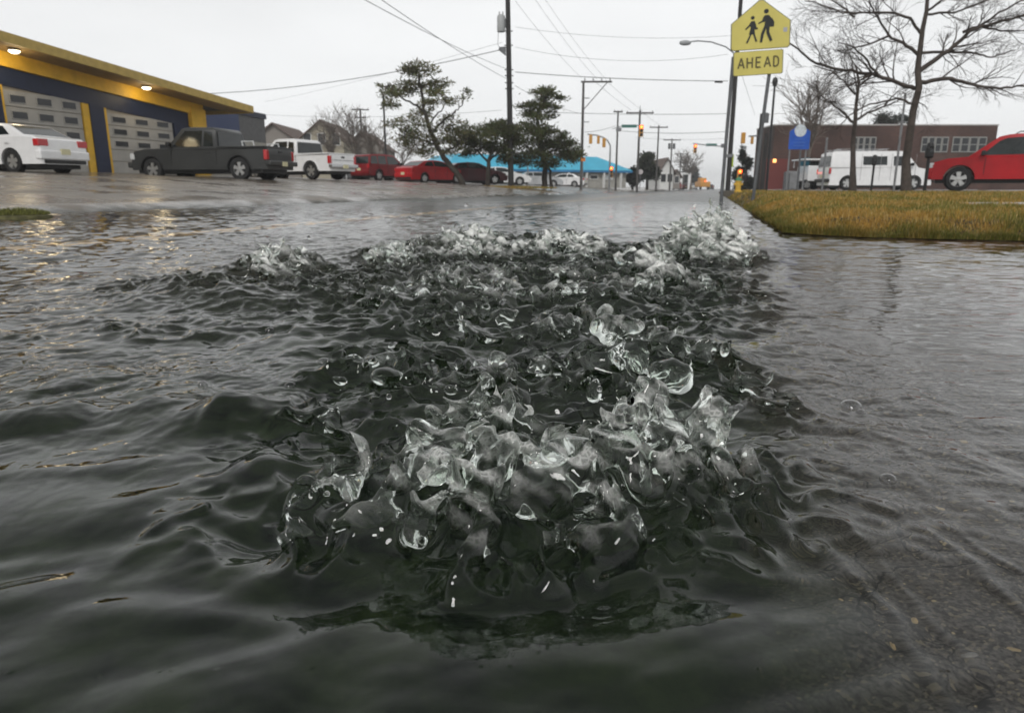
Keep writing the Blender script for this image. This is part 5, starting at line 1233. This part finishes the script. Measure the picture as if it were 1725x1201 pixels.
# ------------------------------------------------------------------ school crossing sign, twelve metres off
SYEL = mat('sign_yellow', (.60, .52, .13), .45, var=.08, vscale=2); BLK = mat('sign_black', (.012, .014, .013), .5); SBACK = mat('sign_border', (.20, .19, .10), .6)
YS = 12.6; c = at(1279, 83, YS); base = .20
S = empty('school_sign', (c.x, c.y, base), R(-5), 'yellow pentagon school crossing sign with AHEAD plaque on two steel posts', 'sign')
k = YS / FPX * 1.04
def sx(px): return (px - 1279) * k
def sz(py): return at(1279, py, YS).z - base
tilt = R(3.0); c0z = sz(70)
def sf(x, y, z): return (x * math.cos(tilt) - (z - c0z) * math.sin(tilt), y, c0z + x * math.sin(tilt) + (z - c0z) * math.cos(tilt))
for (xt, xb_) in ((-.405, -.445), (.225, .10)):
    MB().tube([(xb_, .06, -.2), ((xb_ + xt) / 2, .055, 1.2), (xt, .05, sz(95))], .030, 8).build('post', STEELD, S, smooth=50)
def plate(poly, y0, m_, name, bev=.0): 
    o = MB().prism(poly, y0, y0 - .006, sf).build(name, m_, S, bevel=bev); return o
pent = [(sx(1239), sz(84)), (sx(1320), sz(84)), (sx(1323), sz(81)), (sx(1323), sz(38)), (sx(1282), sz(0)), (sx(1277), sz(0)), (sx(1236), sz(38)), (sx(1236), sz(81))]
def inset(poly, d):
    cx_ = sum(p[0] for p in poly) / len(poly); cz_ = sum(p[1] for p in poly) / len(poly); return [(cx_ + (x - cx_) * (1 - d), cz_ + (z - cz_) * (1 - d)) for x, z in poly]
pb = MB().prism(pent, 0, -.006, sf).build('border_plate', SBACK, S); plate(inset(pent, .035), -.0065, SYEL, 'pentagon_plate')
r0 = [(sx(1242), sz(127)), (sx(1312), sz(127)), (sx(1314), sz(125)), (sx(1314), sz(88)), (sx(1312), sz(86)), (sx(1242), sz(86)), (sx(1240), sz(88)), (sx(1240), sz(125))]
MB().prism(r0, 0, -.006, sf).build('plaque_border', SBACK, S); plate(inset(r0, .04), -.0065, SYEL, 'plaque')
def stroke(m, pts, w0, w1=None, y=-.0135, t=.003):
    """flat bar polygon through pts"""
    w1 = w1 or w0
    for i in range(len(pts) - 1):
        (x0, z0), (x1, z1) = pts[i], pts[i + 1]; l = math.hypot(x1 - x0, z1 - z0); nx, nz = -(z1 - z0) / l, (x1 - x0) / l
        f0 = w0 + (w1 - w0) * i / max(1, len(pts) - 1); f1 = w0 + (w1 - w0) * (i + 1) / max(1, len(pts) - 1)
        yy = y - .0002 * i
        m.prism([(x0 + nx * f0, z0 + nz * f0), (x1 + nx * f1, z1 + nz * f1), (x1 - nx * f1, z1 - nz * f1), (x0 - nx * f0, z0 - nz * f0)], yy, yy - t, sf)
# text drawn with straight strokes: AHEAD
TX = MB(); x = 1247.5; zt, zb = 97, 114.5; lw = 1.15 * k; gap = 12.9
def U(a, b_): return (sx(x + a), sz(zb + (zt - zb) * b_))
for ch in 'AHEAD':
    if ch == 'A': ss = [[U(0, 0), U(4.5, 1), U(9, 0)], [U(1.8, .33), U(7.2, .33)]]
    if ch == 'H': ss = [[U(.5, 0), U(.5, 1)], [U(8, 0), U(8, 1)], [U(.5, .5), U(8, .5)]]
    if ch == 'E': ss = [[U(.8, 0), U(.8, 1)], [U(.8, .97), U(7.6, .97)], [U(.8, .5), U(6.8, .5)], [U(.8, .03), U(7.6, .03)]]
    if ch == 'D': ss = [[U(.8, 0), U(.8, 1)], [U(.8, .97), U(5, .97), U(7.6, .75), U(7.6, .25), U(5, .03), U(.8, .03)]]
    for n_, s_ in enumerate(ss): stroke(TX, s_, lw, y=-.0135 - .0008 * n_)
    x += gap
TX.build('lettering', mat('faded_lettering', (.10, .085, .03), .6), S)
FG = MB()
def ell(cx_, cy_, rx, ry, y=-.0135): FG.prism([(sx(cx_ + rx * math.cos(a)), sz(cy_ + ry * math.sin(a))) for a in np.linspace(0, 2 * math.pi, 18)[:-1]], y, y - .003, sf)
def pl(pts, y=-.0150): FG.prism([(sx(a), sz(b_)) for a, b_ in pts], y, y - .003, sf)
ell(1287, 20.5, 3.6, 4.0); pl([(1285, 27), (1291, 27), (1295, 33), (1292.5, 37), (1292, 46), (1284.5, 46), (1285.5, 38), (1282, 38.5), (1276, 41.5), (1275.5, 39.5), (1281, 36), (1283, 30)])
pl([(1292, 31), (1296, 33), (1299, 40), (1298.5, 47), (1291, 47)], -.0165); pl([(1284.5, 45), (1288.5, 45.5), (1284, 60), (1282, 72.5), (1278.5, 72.5), (1280, 58)], -.0180); pl([(1287, 45), (1292.2, 45), (1292, 56), (1297, 70), (1293.5, 72), (1288, 58)], -.0195)
ell(1267.5, 30, 2.9, 3.2); pl([(1265.5, 35.5), (1270.5, 35.5), (1272.5, 42), (1274, 49), (1270.5, 49.5), (1271.5, 58), (1262.5, 58), (1265, 46), (1264, 44), (1258, 50), (1256.5, 48.5), (1262, 42)])
pl([(1264, 57.5), (1266.5, 57.5), (1261, 72), (1258.2, 72.2)], -.0165); pl([(1268.5, 57.5), (1271, 57.5), (1274.8, 70), (1272.2, 71)], -.0165); pl([(1270, 48), (1275.5, 47), (1275, 49.8), (1271, 50)], -.0180)
FG.build('walking_figures', BLK, S)
MB().prism([(sx(1312.5), sz(57.5)), (sx(1318), sz(57.5)), (sx(1318), sz(50)), (sx(1312.5), sz(50))], -.013, -.0145, sf).build('sticker', mat('grey_sticker', (.38, .38, .42), .5), S)
# ------------------------------------------------------------------ blue sign on the lawn
BY_ = 30.0; c = at(1345, 250, BY_); e = empty('blue_sign', (c.x, c.y, .26), 0, 'blue board with white round emblem on two posts before the brick building', 'sign')
w2 = 16.5 / FPX * BY_; zt_ = at(1345, 222, BY_).z - .26; zb_ = at(1345, 252, BY_).z - .26; ztc = at(1345, 214, BY_).z - .26
SBL = mat('board_blue', (.018, .10, .48), .4, var=.1)
MB().prism([(-w2, zb_), (w2, zb_), (w2, zt_), (w2 * .55, zt_ + .12), (w2 * .5, ztc), (-w2 * .5, ztc), (-w2 * .55, zt_ + .12), (-w2, zt_)], -.04, 0).build('board', SBL, e)
MB().prism(arc(0, (ztc + zt_) / 2 - .06, w2 * .58, 0, 345, 22), -.055, -.043).build('emblem', mat('emblem_white', (.62, .68, .72), .5, var=.2, vscale=9), e)
m = MB()
for i_, ww in enumerate((.55, .62, .45)): m.box((0, -.046, zb_ + .14 + .13 * i_), (w2 * 2 * ww, .008, .035))
m.build('faint_lettering', mat('board_blue_light', (.06, .16, .50), .5), e)
for s in (-.8, .8): MB().tube([(s * w2, .04, -.1), (s * w2, .04, zt_)], .035, 8).build('post', STEEL, e)
# white utility truck left of the van, posts, parking meters, cabinet, hydrant
e = empty('utility_truck', (*lotpos(1362, 44), .25), 0, 'white utility truck with flat canopy left of the cargo van', 'truck')
wp = 44 / FPX
MB().box((0, 0, at(1362, 270, 44).z - .25), (wp * 44, 1.9, .09)).build('canopy', WHITEP, e, bevel=.02)
MB().box((.1, 0, .95), (wp * 30, 1.7, .9)).build('cargo_box', WHITEP, e, bevel=.05); MB().box((-.35, 0, 1.55), (.10, 1.5, .65)).build('window', GLASS, e); MB().box((.2, .1, 1.48), (.9, 1.4, .35)).build('window', GLASS, e)
for s in (-.7, .7):
    for t in (-.8, .8): MB().tube([(s, t, 1.3), (s, t, at(1362, 270, 44).z - .29)], .03, 6).build('canopy_post', WHITEP, e)
for xx in (-.45, .6):
    for sd in (-1, 1): make_wheel(e, xx, sd * .8, sd, .30, .2)
gp = 'thin grey posts standing on the lawn'
for px, pt, Y, lab in ((1385, 232, 30, 'grey post at the rear corner of the cargo van'), (1506, 158, 29, 'tall grey post crossing the front door of the cargo van'), (1343, 250, 33, 'low grey post under the blue sign'),
                       (1320, 290, 34, 'short post at the edge of the brick building door'), (1328, 292, 35, 'short post left of the blue sign legs')):
    pole(px, pt, Y, .045, lab, name='steel_post', base=.25, matl=STEELD if pt > 240 else STEEL, taper=.9, group=gp)
e = empty('utility_cabinet', (*lotpos(1333, 36), .25), 0, 'pale grey equipment cabinet below the blue sign', 'cabinet')
MB().box((0, 0, .45), (.55, .5, .9)).build('cabinet_body', STEEL, e, bevel=.03); MB().box((0, -.26, .45), (.45, .02, .76)).build('cabinet_door', STEEL, e, bevel=.008)
mg = 'dark parking meters on the lawn edge'
for px, pt, Y, s, lab in ((1468, 261, 27, 1.0, 'small dark parking meter in front of the van side windows'), (1558, 246, 22.5, 1.25, 'larger dark parking meter at the nose of the red sport wagon')):
    e, hh = pole(px, pt + 12, Y, .04 * s, lab, name='parking_meter', base=.24, matl=DARKP, cat='parking meter', taper=.95, group=mg)
    MB().box((0, 0, hh + .02), (.19 * s, .14 * s, .30 * s)).build('meter_head', DARKP, e, bevel=.05 * s); MB().lathe([(0, 0), (.09 * s, .0), (.07 * s, .08 * s), (0, .11 * s)], 12, (0, 0, hh + .15 * s)).build('meter_cap', DARKP, e, smooth=50)
    MB().box((0, -.075 * s, hh + .05), (.10 * s, .02, .08 * s)).build('display', GLASS, e)
c = at(1242, 317, 19.5); e = empty('fire_hydrant', (c.x + .02, c.y, .22), 0, 'yellow and green fire hydrant beside the left sign post', 'hydrant')
HY = mat('hydrant_yellow', (.58, .36, .05), .5, var=.15, vscale=8)
MB().lathe([(0, 0), (.10, 0), (.10, .03), (.075, .04), (.075, .26), (.09, .27), (.09, .29), (0, .29)], 16).build('barrel', HY, e, smooth=40)
MB().lathe([(.088, .293), (.085, .33), (.05, .37), (.02, .385), (.02, .41), (0, .41)], 16).build('bonnet', mat('hydrant_green', (.06, .20, .10), .5), e, smooth=40)
for s in (-1, 1): MB().lathe([(0, s * .07), (.035, s * .07), (.035, s * .115), (0, s * .12)], 10, (0, 0, .20), 'x').build('nozzle', HY, e, smooth=40)
# far street: white frame trailer, orange truck, tail lights
e = empty('white_frame', (*lotpos(1153, 150), .2), 0, 'white portal frame on the far roadway', 'frame')
MB().box((-.8, 0, 1.5), (.5, .4, 3.0)).build('post', WHITEP, e); MB().box((.9, 0, 1.5), (.5, .4, 3.0)).build('post', WHITEP, e); MB().box((.05, 0, 3.2), (2.2, .4, .4)).build('beam', WHITEP, e)
e = empty('orange_truck', (*lotpos(1183, 165), .1), 0, 'far orange truck in the middle of the street', 'truck')
OR = mat('truck_orange', (.55, .26, .04), .5)
MB().box((0, 0, 1.2), (2.3, 5, 1.2)).build('body', OR, e, bevel=.15); MB().box((0, .6, 2.2), (1.5, 2.4, .9)).build('cab', OR, e, bevel=.2)
for s in (-.85, .85): MB().lathe([(0, -.15), (.45, -.15), (.45, .15), (0, .15)], 14, (s, -1.6, .45), 'x').build('wheel', TYRE, e)
MB().box((0, -2.52, 1.9), (.2, .04, .2)).build('beacon', REDON, e)
bg_ = 'small cars far down the street'
for px, Y, col, lab in ((1141, 140, DRED, 'far red car left of the white frame'), (1157, 158, MAROON, 'far maroon car under the white frame'), (1168, 175, SILVER, 'far silver car left of the orange truck'), (1197, 200, BLACKP, 'far dark car right of the orange truck')):
    sedan('far_car', lab, (*lotpos(px, Y), .1), R(72), col, bg_)
# yellow centre line under the water, red kerb strip
m = MB(); 
for dn in (-.09, .09):
    a0, a1 = from_ns(-3.6 + dn - .05, 1.5), from_ns(-3.6 + dn + .05, 1.5); b0, b1 = from_ns(-3.6 + dn - .05, 60), from_ns(-3.6 + dn + .05, 60)
    m.add([(a0[0], a0[1], -.044), (a1[0], a1[1], -.044), (b1[0], b1[1], -.044), (b0[0], b0[1], -.044)], [(0, 1, 2, 3)])
o = m.build('centre_line', mat('road_paint_yellow', (.62, .36, .10), .6, var=.2, vscale=6)); tag(o, kind='structure')

# ------------------------------------------------------------------ bubbles, flying drops and grit
FILM = bpy.data.materials.new('bubble_film'); FILM.use_nodes = True; _t = FILM.node_tree; _b = _t.nodes['Principled BSDF']
_b.inputs['Transmission Weight'].default_value = 1; _b.inputs['Roughness'].default_value = 0; _b.inputs['IOR'].default_value = 1.333
def wz(x, y): return float(water_h(np.array([float(x)]), np.array([float(y)]))[0])
bs = 'air bubbles riding on the flood water'
BUB = [(1435, 671, 20, 'largest bubble on the calm sheet at the right, below the lawn corner'), (1452, 684, 9, 'small bubble touching the largest one on the calm sheet'), (1484, 680, 6, 'tiny bubble right of the largest one on the calm sheet'),
       (842, 612, 22, 'bubble behind the main boil near the picture centre'), (488, 641, 11, 'bubble on the swirls left of the boil'), (505, 634, 7, 'tiny bubble beside the one on the left swirls'), (545, 607, 13, 'bubble above the left swirls'),
       (48, 516, 14, 'bubble far left below the centre line'), (340, 642, 10, 'bubble left of the jumping crest'), (920, 607, 16, 'bubble right of the central one'), (760, 634, 15, 'domed bubble at the left end of the second boil'),
       (1245, 690, 12, 'bubble at the right edge of the boil'), (1300, 655, 11, 'bubble in the cluster on the right edge'), (1282, 640, 8, 'small bubble in the cluster on the right edge'), (830, 505, 9, 'bubble in the far middle of the boil'),
       (1497, 798, 16, 'flat bubble on the thin sheet at lower right'), (1402, 610, 8, 'small bubble right of the second boil'), (600, 700, 10, 'bubble left of the near boil'), (455, 560, 9, 'bubble on the left water above the swirls'), (700, 540, 9, 'bubble between the far foam and second boil')]
for px, py, rp, lab in BUB:
    c = gr(px, py); r = max(.0035, rp / FPX * c.y * .95); z = wz(c.x, c.y); e = empty('air_bubble', (c.x, c.y, z), 0, lab, 'bubble', bs)
    prof = [(r * math.sin(a), r * .78 * math.cos(a) - r * .12) for a in np.linspace(math.pi * .60, .001, 16)]
    pin = [((r * .955) * math.sin(a), (r * .955) * .78 * math.cos(a) - r * .12) for a in np.linspace(.001, math.pi * .60, 16)]
    MB().lathe(prof + pin, 28).build('film', FILM, e, smooth=80)
ds = 'water drops thrown into the air'
DR = [(785, 345, 3.2, 3.0, 'upper of the two drops flying above the far foam'), (822, 363, 3.0, 2.9, 'lower of the two drops flying above the far foam'), (769, 364, 2.2, 3.0, 'tiny drop left of the lower flying drop'), (903, 373, 2.4, 2.9, 'tiny drop over the far foam gap'),
      (1238, 352, 3.0, 3.0, 'drop above the tall far splash'), (1262, 395, 3.5, 2.9, 'drop at the right flank of the tall far splash'), (1130, 380, 2.8, 2.9, 'drop left of the tall far splash'), (690, 368, 2.5, 3.0, 'drop above the left part of the far foam'),
      (640, 905, 6, .58, 'drop low in front of the near boil'), (1235, 832, 5, .62, 'drop at the right end of the near boil'), (655, 668, 5, .80, 'drop above the left of the near boil'), (1010, 655, 5, .78, 'drop above the gap in the near boil'),
      (520, 400, 3, 2.8, 'drop above the left foam tuft'), (460, 418, 3, 2.6, 'drop left of the left foam tuft'), (1262, 455, 4, 2.3, 'drop right of the middle boil')]
for px, py, rp, Y, lab in DR:
    c = at(px, py, Y); r = rp / FPX * Y
    o = MB().lathe([(max(0, r * math.sin(a)) * (1 - .12 * math.cos(a)), r * 1.08 * math.cos(a)) for a in np.linspace(math.pi, 0, 13)], 16).build('water_drop', FILM, None, smooth=80); o.location = c; tag(o, lab, 'water drop', ds)
TANS = mat('tan_pebble', (.38, .27, .14), .6, var=.25, vscale=60); GRYS = mat('grey_pebble', (.20, .18, .17), .6, var=.25, vscale=60)
ps = 'loose pebbles under the thin water at lower right'
rs = random.Random(4)
PB = [(1550, 1018, 13, TANS, 'largest tan chip under the thin water at lower right'), (1513, 1052, 9, TANS, 'round tan pebble below the largest chip'), (1643, 1080, 11, GRYS, 'grey pebble right of the tan chips'), (1714, 1074, 9, TANS, 'tan pebble at the right edge'),
      (1586, 852, 8, TANS, 'tan chip beside the curved flow line'), (1420, 972, 6, TANS, 'small tan pebble near the boil outflow'), (1476, 1155, 8, GRYS, 'grey pebble near the bottom edge'), (1546, 700, 5, TANS, 'small tan pebble by the ripples'),
      (1690, 438, 8, mat('white_litter', (.62, .60, .52), .6), 'white scrap lying on the wet kerb by the lawn'), (1384, 745, 5, TANS, 'tan grain left of the flow lines'), (1624, 748, 6, TANS, 'orange tan chip in the ripples at right')]
for px, py, rp, m_, lab in PB:
    c = gr(px, py, -.02); z = gz(c.x, c.y); r = rp / FPX * c.y * 1.05; a = rs.uniform(0, 3)
    o = MB().lathe([(0, -r * .3), (r * .8, -r * .22), (r, 0), (r * .75, r * .28), (0, r * .36)], 10).build('pebble', m_, None, smooth=60)
    o.location = (c.x, c.y, z + r * .2); o.scale = (1.25, .7, .8); o.rotation_euler = (rs.uniform(-.2, .2), .1, a); tag(o, lab, 'pebble', ps)
# ------------------------------------------------------------------ thin rain haze down the street
HZ = bpy.data.materials.new('rain_haze'); HZ.use_nodes = True; _t = HZ.node_tree; _t.nodes.clear()
_v = N(_t, 'ShaderNodeVolumePrincipled', Density=.0010, Anisotropy=.2); _v.inputs['Color'].default_value = (.93, .95, .97, 1); _o = N(_t, 'ShaderNodeOutputMaterial'); _t.links.new(_v.outputs[0], _o.inputs['Volume'])
hz_ = MB().box((0, 330, 7), (700, 760, 18)).build('haze', HZ); tag(hz_, kind='stuff')
